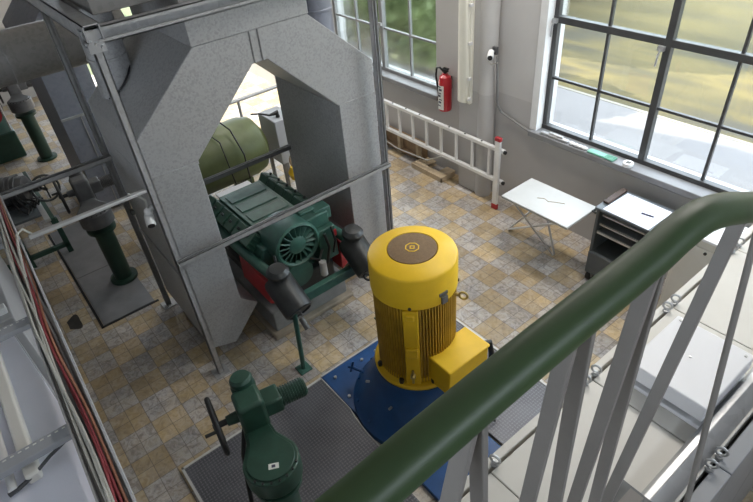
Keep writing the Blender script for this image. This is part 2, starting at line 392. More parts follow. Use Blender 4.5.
    def build(s, name, mat, parent=None, bevel=0, segs=2, angle=35, org=None):
        bm = s.bm
        bmesh.ops.recalc_face_normals(bm, faces=bm.faces)
        off = V3((0,0,0))
        if parent is not None: off = V3(parent['_org']) if '_org' in parent else V3((0,0,0))
        elif org is not None: off = V3(org)
        if off.length:
            for v in bm.verts: v.co -= off
        me = bpy.data.meshes.new(name); bm.to_mesh(me); bm.free()
        for f in me.polygons: f.use_smooth = True
        me.set_sharp_from_angle(angle=math.radians(angle))
        me.materials.append(mat)
        o = bpy.data.objects.new(name, me); COL.objects.link(o)
        if bevel:
            b = o.modifiers.new('bevel', 'BEVEL'); b.width = bevel; b.segments = segs; b.limit_method = 'ANGLE'; b.angle_limit = math.radians(40)
        if parent is not None: o.parent = parent
        else: o.location = off
        ORG[o.name] = tuple(off)
        o['_org'] = tuple(off)
        return o
ORG = {}

def thing(name, label, cat, loc=(0,0,0), group=None):
    o = bpy.data.objects.new(name, None); COL.objects.link(o); o.empty_display_size = 0.1
    o.location = loc; o['_org'] = tuple(loc)
    return tag(o, label, cat, group)
def tag(o, label, cat, group=None, kind=None):
    o['label'] = label; o['category'] = cat
    if group: o['group'] = group
    if kind: o['kind'] = kind
    return o
def struct(o, label=None):
    o['kind'] = 'structure'
    if label: o['label'] = label
    return o
def copy_tree(o, parent=None):
    c = o.copy(); COL.objects.link(c); c.parent = parent
    for ch in list(o.children): copy_tree(ch, c)
    return c

# ------------------------------------------------------------------ the shell
YW = 4.80; TW = 0.30; XL = -13.0; XR = 3.5; YF = -5.0; ZC = 7.5
struct(MB().box((XL-.3, YF-.3, -0.2), (XR+.3, YW, 0)).build('floor', M['tile']))
W1 = (-7.42, -5.08, 1.05, 3.35); W2 = (-3.49, 0.12, 1.065, 3.40); W3 = (-12.3, -9.9, 1.0, 3.3)
mb = MB()
zs = 0
xs = [XL-.3, W3[0], W3[1], W1[0], W1[1], W2[0], W2[1], XR+.3]
for i, w in ((0, None), (1, W3), (2, None), (3, W1), (4, None), (5, W2), (6, None)):
    if w is None: mb.box((xs[i], YW, -0.2), (xs[i+1], YW+TW, ZC))
    else:
        mb.box((xs[i], YW, -0.2), (xs[i+1], YW+TW, w[2])); mb.box((xs[i], YW, w[3]), (xs[i+1], YW+TW, ZC))
bmesh.ops.remove_doubles(mb.bm, verts=mb.bm.verts, dist=1e-5)
struct(mb.build('wall_back', M['wall']))
# far end wall with a tall open doorway (sun comes through it)
D1 = (2.0, 4.4, 0.0, 4.3)
mb = MB().box((XL-.3, YF, 0), (XL, D1[0], ZC)).box((XL-.3, D1[1], 0), (XL, YW, ZC)).box((XL-.3, D1[0], D1[3]), (XL, D1[1], ZC))
struct(mb.build('wall_left', M['wall']))
# out of view walls with unseen openings, placed for the fill light they let in
mb = MB().box((XL, YF-.3, 0), (XR, YF, 2.75)).box((XL, YF-.3, 3.9), (XR, YF, ZC)).box((XL, YF-.3, 2.75), (-4.0, YF, 3.9)).box((2.0, YF-.3, 2.75), (XR, YF, 3.9))
struct(mb.build('wall_front', M['wall']))
mb = MB().box((XR, YF, 0), (XR+.3, YW, 4.2)).box((XR, YF, 5.2), (XR+.3, YW, ZC)).box((XR, YF, 4.2), (XR+.3, 0, 5.2)).box((XR, YW-.8, 4.2), (XR+.3, YW, 5.2))
struct(mb.build('wall_right', M['wall']))
struct(MB().box((XL-.3, YF-.3, ZC), (XR+.3, YW+TW, ZC+.2)).build('ceiling', M['ceil']))

def make_window(name, w, mains, thins, hthick, hthin, frost_from, mat, handles):
    x0, x1, z0, z1 = w; y = YW+0.10
    mb = MB()
    f = 0.05
    mb.box((x0, y, z0), (x0+f, y+.06, z1)).box((x1-f, y, z0), (x1, y+.06, z1)).box((x0, y, z1-f), (x1, y+.06, z1))
    for x in mains: mb.box((x-.032, y-.01, z0), (x+.032, y+.06, z1))
    for z in hthick: mb.box((x0, y-.008, z-.032), (x1, y+.06, z+.032))
    for x in thins: mb.box((x-.013, y+.01, z0), (x+.013, y+.05, z1))
    for z in hthin: mb.box((x0, y+.012, z-.013), (x1, y+.048, z+.013))
    fr = struct(mb.build(name, mat, bevel=.004))
    MB().box((x0, y-.012, z0), (x1, y+.06, z0+.05)).build('bottom_rail', mat, fr, bevel=.004)
    p = MB().box((x0+.02, y+.026, z0+.02), (x1-.02, y+.030, frost_from)); p.build('clear_glass_pane', M['glass'], fr)
    p = MB().box((x0+.02, y+.026, frost_from), (x1-.02, y+.030, z1-.02)); p.build('ripple_glass_pane', M['glass_f'], fr)
    for (hx, hz) in handles:
        h = MB().box((hx-.03, y-.04, hz-.02), (hx+.03, y, hz+.02)).tube([(hx, y-.03, hz), (hx-.005, y-.05, hz-.05), (hx-.01, y-.05, hz-.15)], .009, 8)
        h.build('window_handle', M['frame'], fr)
    return fr
make_window('window_1', W1, [-6.27], [-5.70, -6.87], [2.25], [1.64, 2.85], 1.1, M['winframe_w'], [(-6.27, 1.7)])
make_window('window_2', W2, [-2.305, -1.13], [-2.89, -1.715, -.54], [2.24], [1.645, 2.83], 2.24, M['winframe'], [(-2.345, 2.19), (-3.46, 2.23)])
make_window('window_3', W3, [-11.1], [-10.5, -11.7], [2.2], [1.6, 2.75], 3.2, M['winframe'], [])
# sills and reveal trims
for i, (w, d) in enumerate(((W1, .06), (W2, .07))):
    struct(MB().box((w[0]-.06, YW-d, w[2]-.06), (w[1]+.06, YW+.10, w[2]+.005)).build('trim_%d' % (i+1), M['sill'], bevel=.008))
struct(MB().box((W2[0]-.085, YW-.012, W2[2]), (W2[0]+.004, YW+.10, W2[3])).build('trim_3', M['white'], bevel=.004))
# pilaster between the two windows: flat face with a half-round column on its right
mb = MB().box((-4.52, 4.64, 0), (-4.17, YW, ZC))
struct(mb.build('trim_4', M['wall'], bevel=.012))
mb = MB().cyl((-4.145, 4.705, 0), (-4.145, 4.705, ZC), .10, seg=32)
struct(mb.build('trim_5', M['wall']))

# ------------------------------------------------------------------ outside
struct(MB().box((-40, YW+TW, -0.35), (30, 60, -0.15)).build('ground_outside', M['ground']))
struct(MB().box((-30, YW+TW, -0.15), (20, 8.2, -0.06)).build('pavement_outside', M['paving']))
struct(MB().box((-30, 8.2, -0.15), (20, 8.27, -0.055)).build('kerb_outside', M['kerbstone']))
struct(MB().box((-40, YF-.4, -0.35), (XL-.31, YW+TW, -0.05)).build('yard_outside', M['grass']))

def bush(name, label, c, size, mat, n, seed):
    rnd = random.Random(seed); t = thing(name, label, 'bush', (c[0], c[1], -0.15), 'bushes outside the windows')
    mb = MB()
    for _ in range(n):
        while True:
            p = V3((rnd.uniform(-1, 1), rnd.uniform(-1, 1), rnd.uniform(-1, 1)))
            if .45 < p.length < 1: break
        p = V3((c[0]+p.x*size[0], c[1]+p.y*size[1], size[2]*(1+p.z)/1.0+0.1))
        s = rnd.uniform(.05, .11)
        q = Quaternion((rnd.uniform(-1, 1), rnd.uniform(-1, 1), rnd.uniform(-1, 1), rnd.uniform(-1, 1))).normalized()
        vs = [mb.bm.verts.new(p + q @ V3(k)*s) for k in ((-.5, -1, 0), (.5, -1, 0), (.75, 0, .2), (0, 1.3, 0), (-.75, 0, .2))]
        mb.bm.faces.new(vs)
    mb.build('foliage', mat, t)
    mb = MB()
    for k in range(5):
        a = k*1.3
        mb.tube([(c[0]+.05*k, c[1], -.16), (c[0]+.2*math.cos(a)*size[0], c[1]+.2*math.sin(a)*size[1], size[2]*.8), (c[0]+.5*math.cos(a)*size[0], c[1]+.5*math.sin(a)*size[1], size[2]*1.5)], [.03, .02, .008], 6)
    mb.build('stem', M['wood'], t)
BU = [(-12.6, 7.6, 1.15, 1.1, 1.25, 'leaf', 'light green leafy bush furthest left outside the left window'),
      (-10.25, 7.4, .95, 1.1, 1.2, 'leaf', 'light green leafy bush behind the left window, partly hidden by the duct'),
      (-7.95, 7.3, 1.2, 1.1, 1.15, 'leaf', 'light green leafy bush close behind the right panes of the left window'),
      (-12.0, 10.3, 1.4, 1.2, 1.9, 'leaf_d', 'tall darker green bush far outside at left'),
      (-9.0, 13.3, 1.8, .8, .7, 'leaf_d', 'low dark green hedge beyond the dry ground behind the big window'),
      (-19.5, 2.6, 1.2, 1.6, 1.2, 'leaf', 'olive green bush seen through the far doorway'),
      (-9.1, 10.2, 1.4, 1.2, 1.9, 'leaf_d', 'tall darker green bush standing behind the light green bushes')]
for i, (x, y, sx, sy, sz, mt, lb) in enumerate(BU):
    bush('bush', lb, (x, y), (sx, sy, sz), M[mt], 5200, i)

# ------------------------------------------------------------------ steel strut frame
fx, bx, ly, ry, zt = -3.77, -5.03, .757, 2.87, 3.08
t = thing('strut_frame', 'galvanised steel strut frame standing around the grey arch duct', 'frame', (-4.4, 1.81, 0))
P4 = {'front': ((fx, ly), (fx, ry)), 'rear': ((bx, ly), (bx, ry))}
for (x, y, mt, od) in ((fx, ly, 'frame', (0, -1, 0)), (fx, ry, 'frame', (1, 0, 0)), (bx, ly, 'frame', (1, 0, 0)), (bx, ry, 'frame', (1, 0, 0))):
    p = MB().channel((x, y, 0.01), (x, y, zt if x > -4 and y < 1 else 3.6), .05, .05, .006, od).build('post', M[mt], t)
    MB().box((x-.07, y-.07, 0), (x+.07, y+.07, .012)).build('foot_plate', M['frame'], p, bevel=.003)
MB().channel((fx, ly-.06, zt), (fx, ry+.1, zt), .095, .07, .006, (1, 0, 0)).build('top_beam', M['frame'], t)
MB().channel((fx+.08, ly, zt+.03), (bx-.9, ly, zt+.03), .10, .10, .007, (0, 0, -1)).build('top_beam', M['frame'], t)
MB().channel((bx, ly, zt), (bx, ry, zt), .06, .06, .006, (1, 0, 0)).build('top_beam', M['frame'], t)
MB().channel((fx+.048, ly-.02, 1.345), (fx+.048, ry+.02, 1.345), .045, .045, .006, (0, 0, 1)).build('cross_bar', M['frame'], t)
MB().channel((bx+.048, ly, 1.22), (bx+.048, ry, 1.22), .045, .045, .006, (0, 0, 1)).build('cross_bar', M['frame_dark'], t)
b = MB().channel((bx+.048, ly+.03, 1.80), (bx+.048, -.30, 1.80), .05, .045, .006, (0, 0, 1)).build('cross_bar', M['frame'], t)
mb = MB().box((fx+.03, ly-.05, zt-.09), (fx+.045, ly+.05, zt+.04))
for k in range(3): mb.cyl((fx+.04, ly-.03+.03*k, zt-.02-.02*k), (fx+.065, ly-.03+.03*k, zt-.02-.02*k), .012, seg=6)
mb.build('corner_bracket', M['bolt'], t)

# light coloured conduit trunking running from the post to the cable tray
mb = MB().box((fx-.02, -.06, 2.0), (fx+.018, ly-.03, 2.025)); 
o = mb.build('cable_trunking', M['alu'], bevel=.006, org=(fx, .35, 2.0)); tag(o, 'pale thin trunking bar running from the cable tray to the front left post', 'trunking')

# ------------------------------------------------------------------ arch duct
DX0, DX1 = -5.02+.0, -3.90
t = thing('arch_duct', 'large galvanised sheet metal duct arching over the green engine', 'duct', (-4.5, 1.855, 0))
o1 = [(.79, 2.30), (1.38, 2.82), (2.33, 2.82), (2.92, 2.30), (2.51, 2.0), (1.855, 2.62), (1.18, 2.0), (.79, 2.0)]
crown = [(.79, 2.30), (1.38, 2.82), (2.33, 2.82), (2.92, 2.30), (2.92, 2.0), (2.52, 2.0), (1.93, 2.58), (1.80, 2.58), (1.18, 2.0), (.79, 2.0)]
MB().prism(crown, (DX0, DX1), 'x').build('duct_crown', M['duct'], t, bevel=.006)
MB().prism([(.79, 2.0), (1.18, 2.0), (1.18, .58), (1.33, .44), (1.02, .12), (.79, .20)], (DX0, DX1+.004), 'x').build('duct_leg', M['duct'], t, bevel=.006)
MB().prism([(2.52, 2.0), (2.92, 2.0), (2.92, .20), (2.70, .12), (2.38, .44), (2.52, .58)], (DX0, DX1+.004), 'x').build('duct_leg', M['duct'], t, bevel=.006)
MB().box((DX0-.02, 1.37, 2.82), (DX1+.012, 2.34, 4.6)).build('plenum_box', M['duct'], t, bevel=.006)
for y0, y1 in ((.86, 1.365), (2.345, 2.86)): MB().box((DX0+.03, y0, 3.13), (DX1-.12, y1, 4.6)).build('side_plenum', M['pipe_duct'], t, bevel=.006)
# seam ribs and joints on the visible faces
for lo, hi in (((DX1+.001, .785, 1.99), (DX1+.012, 1.185, 2.015)), ((DX1+.001, 2.515, 1.99), (DX1+.012, 2.925, 2.015)), ((DX0, .772, 1.0), (DX1, .79, 1.02))):
    MB().box(lo, hi).build('seam', M['duct'], t, bevel=.002)
for s in (-.035, .035): MB().box((DX1, 1.855+s-.004, 2.585), (DX1+.007, 1.855+s+.004, 2.815)).build('hanger_slot', M['frame_dark'], t)
pass
for (y, s) in ((.79, -1), (2.92, 1)):
    mb = MB().box((DX1-.12, y-.02 if s < 0 else y, .3), (DX1-.09, y if s < 0 else y+.02, 2.25)); mb.build('edge_strip', M['frame'], t)
for y in (.88, 2.82):
    MB().box((DX0+.3, y-.06, 0), (DX1-.3, y+.06, .22)).build('duct_foot', M['frame_dark'], t)
# round branch ducts landing on both shoulders
for xx, yy, mt in ((-4.70, 1.0, 'duct'), (-4.40, 2.72, 'duct_back')):
    zb = 2.40
    p = MB().lathe([(.145, zb), (.145, 2.68), (.151, 2.685), (.151, 2.70), (.145, 2.705), (.138, 3.14)], (xx, yy, 0), seg=28).build('branch_pipe', M[mt], t)
    MB().torus((xx, yy, 2.505), (0, -.65 if yy < 2 else .65, .75), .170, .008, 28, 8).build('collar', M['black'], p)

# horizontal round duct behind the frame on the left
t = thing('round_duct', 'thick horizontal round duct running left behind the steel frame', 'duct', (-5.75, -.6, 2.58))
prof = []
for k in range(5):
    a = -2.9+k*.92
    prof += [(.215, a), (.215, a+.86), (.223, a+.865), (.223, a+.905)]
prof += [(.215, 1.75)]
MB().lathe(prof, (-5.75, -.3, 2.60), (0, 1, 0), 36).build('pipe', M['pipe_duct'], t)
for y in (-1.6, .9):
    MB().cyl((-5.75, y, 2.81), (-5.75, y, ZC), .012, seg=8).build('hanger_rod', M['frame_dark'], t)

# ------------------------------------------------------------------ second arch further back
t = thing('rear_duct', 'blue-grey sheet metal duct leg behind the steel frame at left', 'duct', (-7.9, .98, 0))
MB().box((-8.7, .80, .1), (-7.40, 1.32, 2.3)).build('duct_leg', M['duct_back'], t, bevel=.006)
MB().prism([(.80, 2.3), (1.32, 2.3), (1.9, 2.8), (1.4, 2.9)], (-8.7, -7.4), 'x').build('duct_shoulder', M['duct_back'], t, bevel=.006)
MB().box((-7.4, .80, 1.35), (-7.388, 1.32, 1.38)).build('seam', M['frame'], t)
MB().box((-7.4, 1.02, .1), (-7.388, 1.03, 1.35)).build('seam', M['frame'], t)
MB().box((-8.6, .9, 0), (-7.5, 1.2, .12)).build('duct_foot', M['frame_dark'], t)

# ------------------------------------------------------------------ plinth and green engine
t = thing('engine_plinth', 'grey concrete plinth with beige foot under the green engine', 'plinth', (-4.45, 1.83, 0))
MB().box((-5.35, 1.36, 0.0), (-3.74, 2.30, .05)).build('plinth_foot', M['kerb'], t, bevel=.01)
MB().box((-5.30, 1.40, 0.05), (-3.80, 2.26, .30)).build('plinth_block', M['concrete'], t, bevel=.015)

EY = 1.84
t = thing('engine', 'dark green engine with round cooling fan standing on the grey plinth', 'engine', (-4.4, EY, .30))
MB().box((-5.0, EY-.20, .30), (-3.95, EY+.20, .55)).build('crankcase', M['green_engine'], t, bevel=.03)
MB().prism([(EY-.26, .5), (EY+.26, .5), (EY+.36, .82), (EY+.33, .95), (EY-.33, .95), (EY-.36, .82)], (-5.02, -3.92), 'x').build('engine_block', M['green_engine'], t, bevel=.015)
mb = MB().box((-4.97, EY-.24, .95), (-4.05, EY+.24, 1.0))
for k in range(4): mb.box((-4.9+k*.22, EY-.2, 1.0), (-4.74+k*.22, EY+.2, 1.012))
mb.build('top_cover', M['green_engine'], t, bevel=.008)
for s in (-1, 1):
    for k in range(6):
        x = -4.93+k*.165
        mb = MB().box((-.068, -.075, -.06), (.068, .075, .06))
        for j in range(4): mb.box((-.078, -.08+j*.045, -.055), (.078, -.068+j*.045, .05))
        mb.xf(Matrix.Translation((x, EY+s*.335, .97)) @ Matrix.Rotation(-s*.6, 4, 'X'))
        c = mb.build('cylinder_head', M['green'], t, bevel=.012)
        MB().cyl((x, EY+s*.36, 1.02), (x, EY+s*.375, 1.05), .014, seg=6).build('head_bolt', M['dark_metal'], c)
    MB().tube([(-5.0, EY+s*.40, .80), (-4.2, EY+s*.40, .80), (-3.85, EY+s*.40, .83), (-3.56, EY+s*.40, .86)], .05, 14).build('exhaust_pipe', M['green_engine'], t)
    MB().prism([(EY+s*.36, .44), (EY+s*.455, .50), (EY+s*.445, .76), (EY+s*.37, .78)], (-4.25, -3.72), 'x').build('red_guard', M['red'], t, bevel=.006)['label'] = 'red side guard'
    MB().box((-4.95, EY+s*.24, .30), (-3.9, EY+s*.34, .42)).build('mounting_rail', M['dark_metal'], t, bevel=.01)
# cooling fan
FC = V3((-3.74, EY-.055, .955)); ax = (1, 0, 0)
fh = MB().lathe([(.20, -.34), (.222, -.30), (.228, -.02), (.228, .0), (.205, .01), (.188, -.01), (.182, -.16), (.14, -.17)], FC, ax, 40).build('fan_housing', M['green_engine'], t)
MB().lathe([(.08, -.17), (.095, -.03), (.09, -.005), (.065, .01), (0.0, .012)], FC, ax, 32).build('fan_hub', M['green_engine'], fh)
mb = MB()
for k in range(18):
    a = 2*PI*k/18
    m = Matrix.Translation(FC) @ Matrix.Rotation(a, 4, 'X') @ Matrix.Translation((0, 0, .138)) @ Matrix.Rotation(.6, 4, 'Z')
    mb.box((-.05, -.004, -.05), (.0, .004, .05), m)
mb.build('fan_blades', M['green_engine'], fh)
MB().lathe([(.20, -.165), (.0, -.16)], FC, ax, 32).build('fan_back', M['black'], fh)
# lower pulley cover, accessories
MB().lathe([(.14, -.06), (.15, .0), (.14, .02), (0, .03)], (-3.76, EY-.09, .63), ax, 32).build('pulley_cover', M['green_engine'], t)
MB().box((-3.98, EY+.16, .62), (-3.74, EY+.36, .98)).box((-3.9, EY+.05, .98), (-3.80, EY+.34, 1.12)).build('intercooler_box', M['green_engine'], t, bevel=.012)
MB().box((-4.02, EY+.22, 1.0), (-3.84, EY+.40, 1.13)).box((-4.02, EY+.10, 1.06), (-3.9, EY+.26, 1.14)).build('intake_box', M['green_engine'], t, bevel=.012)
mb = MB().tube([(-3.72, EY+.22, .95), (-3.70, EY+.24, .8), (-3.71, EY+.2, .62)], .015, 8).tube([(-3.72, EY+.30, 1.0), (-3.69, EY+.31, .85), (-3.72, EY+.29, .7)], .012, 8)
mb.tube([(-3.76, EY-.30, .96), (-3.70, EY-.32, .85), (-3.74, EY-.26, .74), (-3.78, EY-.1, .70)], .014, 8).tube([(-3.78, EY+.0, .76), (-3.68, EY+.1, .73), (-3.76, EY+.2, .78)], .013, 8)
mb.build('pipework', M['dark_metal'], t)
f = MB().cyl((-3.72, EY+.15, .50), (-3.72, EY+.15, .66), .035, seg=20).build('oil_filter', M['white'], t); f['label'] = 'white oil filter'
MB().box((-3.79, EY+.33, .86), (-3.73, EY+.36, .93)).build('red_badge', M['red'], t)
MB().box((-4.0, EY-.30, .30), (-3.84, EY+.34, .52)).build('front_foot', M['dark_metal'], t, bevel=.02)
# cross beam and legs carrying the two canisters
MB().box((-3.50, EY-.43, .56), (-3.44, EY+.50, .66)).build('cross_beam', M['green_engine'], t, bevel=.006)
for (y, ytop) in ((1.36, 1.42), (2.30, 2.27)):
    l = MB().cyl((-3.27, y, .012), (-3.33, ytop, .64), .022, seg=14).build('support_leg', M['green_engine'], t)
    MB().box((-3.33, y-.06, 0), (-3.21, y+.06, .014)).build('foot_plate', M['green_engine'], l, bevel=.003)
for s in (-1, 1):
    y = EY+s*.39
    y = EY+s*.40; a = V3((-3.56, y, .845)); b_ = V3((-3.27, y-.01*s, .665)); d = (b_-a).normalized()
    can = MB().lathe([(.05, -.05), (.12, -.03), (.132, .0), (.132, .31), (.128, .33), (.112, .34), (.105, .325), (0, .32)], a, d, 32).build('air_filter', M['dark_metal'], t)
    cap = MB().lathe([(.08, .09), (.08, .13), (.10, .135), (.10, .165), (.07, .20), (0, .21)], a+V3((.02, 0, -.02)), (.15, 0, 1), 28).build('filter_cap', M['dark_metal'], can)
    tip = a+d*.33
    MB().cyl(tip, tip+d*.04, .012, seg=10).tube([tip+V3((0, 0, -.08)), tip+d*.05+V3((0, 0, -.09)), tip+d*.10+V3((0, 0, -.10))], .026, 12).build('drain_valve', M['grey_act'], can)

# ------------------------------------------------------------------ behind the engine
t = thing('pressure_vessel', 'olive green vessel with rounded end behind the green engine', 'vessel', (-6.25, 1.9, 0))
MB().lathe([(0, -.95), (.2, -.92), (.33, -.82), (.38, -.68), (.38, .42), (.34, .56), (.2, .65), (0, .69)], (-6.25, 2.12, .76), (0, 1, 0), 40).build('shell', M['olive'], t)
for y in (1.35, 2.4):
    MB().box((-6.5, y-.05, 0), (-6.0, y+.05, .45)).build('saddle', M['olive'], t, bevel=.01)
mb = MB().tube([(-6.25, 2.2, 1.16), (-6.2, 2.2, 1.30), (-6.0, 2.3, 1.16), (-5.80, 2.32, .9), (-5.75, 2.3, .5)], .010, 8).tube([(-6.2, 2.05, 1.17), (-5.95, 2.12, 1.08), (-5.79, 2.1, .8), (-5.85, 2.15, .5)], .008, 8)
mb.build('hose', M['black'], t)
for y in (1.95, 2.2): MB().cyl((-6.28, y, 1.15), (-6.28, y, 1.32), .03, seg=12).build('nozzle', M['grey_act'], t)
t = thing('control_box', 'grey control box standing at the right end of the olive vessel', 'control box', (-6.2, 2.98, 0))
MB().box((-6.42, 2.88, .45), (-5.98, 3.18, 1.05)).build('enclosure', M['cabinet_g'], t, bevel=.01)
for (x, y) in ((-6.38, 2.92), (-6.02, 2.92), (-6.38, 3.14), (-6.02, 3.14)): MB().box((x-.02, y-.02, 0), (x+.02, y+.02, .46)).build('leg', M['frame_dark'], t)
MB().tube([(-6.1, 3.0, 1.05), (-6.1, 3.0, 1.11), (-6.12, 2.9, 1.10), (-6.2, 2.8, 1.13), (-6.22, 2.7, 1.15)], [.03, .035, .014, .010, .010], 10).build('plug', M['black'], t)
t = thing('guard_rail', 'grey pipe guard rail behind the olive vessel', 'rail', (-7.0, 3.0, 0))
for y in (1.5, 2.9, 4.2): MB().cyl((-7.0, y, 0), (-7.0, y, 1.03), .02, seg=12).build('rail_post', M['frame'], t)
MB().cyl((-7.0, 1.3, 1.05), (-7.0, 4.3, 1.05), .026, seg=14).build('top_rail', M['frame'], t)
MB().cyl((-7.0, 1.3, .5), (-7.0, 4.3, .5), .018, seg=14).build('mid_rail', M['frame'], t)
o = MB().box((-5.75, 1.85, .0), (-5.45, 2.25, .55)).box((-5.77, 1.83, .55), (-5.43, 2.27, .58)).build('white_box', M['cabinet_w'], bevel=.01, org=(-5.6, 2.05, 0)); tag(o, 'white box on the floor between the engine and the olive vessel', 'box')
t = thing('valve_stub', 'small yellow valve by the dark duct leg behind the engine', 'valve', (-5.7, 3.2, 0))
MB().lathe([(.09, 0), (.09, .04), (.05, .06), (.05, .30), (.10, .34), (.12, .42), (.08, .5), (0, .52)], (-5.75, 2.95, 0), (0, 0, 1), 20).build('valve_body', M['yellow'], t)
MB().torus((-5.72, 2.95, .60), (1, 0, .3), .09, .015, 20, 8).cyl((-5.75, 2.95, .5), (-5.73, 2.95, .6), .012, seg=8).build('handwheel', M['wood'], t)
# ------------------------------------------------------------------ valve actuators on green columns
def valve_actuator(loc, zlid, yaw, lab, body, column, sticker, sc_=1.0, conduit=False, zb=0.0):
    x0, y0 = loc
    t = thing('valve_actuator', lab, 'valve actuator', (x0, y0, 0), 'valve actuators on green columns')
    R_ = Matrix.Translation((x0, y0, zlid)) @ Matrix.Rotation(yaw, 4, 'Z') @ Matrix.Diagonal((sc_, -sc_, 1, 1))
    # local frame: column axis at origin, actuator body towards +x, handwheel towards -y... motor +y
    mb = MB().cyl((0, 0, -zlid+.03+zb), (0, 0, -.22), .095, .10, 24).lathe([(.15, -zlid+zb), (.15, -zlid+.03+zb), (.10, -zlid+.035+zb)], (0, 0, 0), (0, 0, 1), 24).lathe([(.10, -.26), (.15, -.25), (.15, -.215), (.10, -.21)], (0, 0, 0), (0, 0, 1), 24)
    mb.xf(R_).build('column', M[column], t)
    # tear drop gearbox with raised lid
    pts = []
    for k in range(25):
        a = PI*0.42 + (2*PI-PI*.84)*k/24
        pts.append((.168*math.cos(a), .168*math.sin(a)))
    pts += [(.17, -.095), (.33, -.075), (.33, .075), (.17, .095)]
    g = MB().prism(pts, (-.16, 0), 'z').xf(R_).build('gearbox', M[body], t, bevel=.012, segs=3)
    lp = [(p[0]*.86, p[1]*.86) for p in pts]
    MB().prism(lp, (0, .012), 'z').xf(R_).build('lid', M[body], g, bevel=.005)
    for k in range(7):
        a = PI*.7+k*PI*.6/6*1.0
        MB().cyl((.155*math.cos(a), .155*math.sin(a), -.002), (.155*math.cos(a), .155*math.sin(a), .012), .008, seg=6).xf(R_).build('lid_bolt', M['dark_metal'], g)

    if sticker:
        m = R_ @ Matrix.Translation((-.06, -.0, .012)) @ Matrix.Rotation(.3, 4, 'Z')
        s = MB().box((-.018, -.03, 0), (.018, .03, .002), m).build('sticker', M['label'], g); s['label'] = 'white sticker'
        MB().box((-.009, -.012, .002), (.009, .010, .003), m).build('sticker_mark', M['ink'], s)
    # actuator head
    ax0 = .315; R_ = R_ @ Matrix.Translation((0, 0, .09))
    h = MB().box((ax0-.085, -.08, -.22), (ax0+.085, .09, .15)).xf(R_).build('actuator_body', M[body], t, bevel=.028, segs=3)
    MB().lathe([(.075, .0), (.078, .06), (.070, .075), (.072, .08), (.072, .115), (.058, .135), (0, .14)], (ax0+.12, .015, .06), (.12, 0, 1), 28).cyl((ax0+.02, .0, .08), (ax0+.13, .015, .10), .065, seg=20).xf(R_).build('dome', M[body], h)
    MB().box((ax0-.065, .07, -.055), (ax0+.075, .20, .075)).xf(R_).build('motor_flange', M[body], h, bevel=.015)
    prof = [(.05, .18)]
    for k in range(9): prof += [(.066, .20+k*.017), (.066, .207+k*.017), (.057, .209+k*.017), (.057, .216+k*.017)]
    prof += [(.062, .352), (.05, .365), (0, .367)]
    MB().lathe(prof, (ax0, 0, .01), (0, 1, 0), 28).xf(R_).build('motor', M[body], h)
    MB().cyl((ax0, -.07, .01), (ax0, -.15, .01), .04, .032, seg=20).xf(R_).build('spindle_boss', M[body], h)
    w = MB().torus((ax0, -.21, .01), (0, 1, 0), .175, .016, 40, 10).cyl((ax0, -.14, .01), (ax0, -.235, .01), .02, seg=12)
    for k in range(3):
        a = 2*PI*k/3+.5
        w.cyl((ax0, -.215, .01), (ax0+0.175*math.cos(a), -.21, .01+0.175*math.sin(a)), .009, seg=8)
    a = 2.4
    w.cyl((ax0+0.175*math.cos(a), -.21, .01+0.175*math.sin(a)), (ax0+0.175*math.cos(a), -.285, .01+0.175*math.sin(a)), .011, seg=8)
    w.xf(R_).build('handwheel', M['black'], t)
    # flexible cable
    if conduit: MB().tube([R_ @ V3(p) for p in ((ax0-.02, -.07, -.1), (ax0-.05, -.13, -.3), (ax0-.10, -.17, -.55), (ax0-.12, -.20, -.8), (ax0-.12, -.20, -zlid-.05+zb))], .016, 10).build('flexible_conduit', M['black'], t)
    return t
yw = math.atan2(.13, -.30) 
valve_actuator((-2.07, .505), .90, PI-.185, 'green valve actuator with black handwheel in the foreground on chequer plate', 'green', 'green', True, 1.06, True, .036)
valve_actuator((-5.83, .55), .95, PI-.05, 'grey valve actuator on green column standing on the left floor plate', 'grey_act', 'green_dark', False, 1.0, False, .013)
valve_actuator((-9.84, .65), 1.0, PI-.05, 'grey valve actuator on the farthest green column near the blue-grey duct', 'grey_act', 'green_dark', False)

# dark machine skid at left with motor on top
t = thing('machine_skid', 'low dark green machine stand with grey top plate at the left edge', 'machine stand', (-7.1, 0, 0))
MB().box((-8.2, -.55, .58), (-6.85, .12, .61)).build('top_plate', M['cart'], t, bevel=.004)
for y in (-.5, .2): MB().box((-8.3, y-.03, .48), (-6.75, y+.03, .56)).build('rail', M['green'], t, bevel=.006)
for (x, y) in ((-6.85, -.22), (-6.85, .22), (-8.2, -.5), (-8.2, .2)): MB().box((x-.03, y-.03, 0), (x+.03, y+.03, .5)).build('leg', M['green'], t, bevel=.005)
MB().box((-6.88, -.5, .10), (-6.82, .24, .15)).build('foot_bar', M['green'], t, bevel=.005)
MB().box((-8.2, .12, .56), (-6.7, .18, .60)).build('side_bar', M['alu'], t, bevel=.004)
t = thing('pump_motor', 'dark grey motor with cables lying on the low machine stand', 'motor', (-7.4, -.05, .61))
prof = [(.0, -.30), (.12, -.29), (.15, -.25)]
for k in range(9): prof += [(.17, -.22+k*.05), (.17, -.20+k*.05), (.155, -.195+k*.05), (.155, -.175+k*.05)]
prof += [(.15, .28), (.06, .30), (.06, .42), (0, .42)]
MB().lathe(prof, (-7.35, -.12, .80), (.5, 1, 0), 28).build('motor_barrel', M['grey_act'], t)
MB().box((-7.5, -.25, .61), (-7.2, .05, .66)).build('motor_foot', M['dark_metal'], t)
mb = MB()
for k in range(5): mb.tube([(-7.2+.05*k, -.1+.05*k, .76), (-7.0, -.05+.06*k, .66+.02*k), (-6.9-.05*k, 0.0+.05*k, .64), (-7.1, .1+.03*k, .68)], .012, 8)
mb.build('motor_cable', M['black'], t)
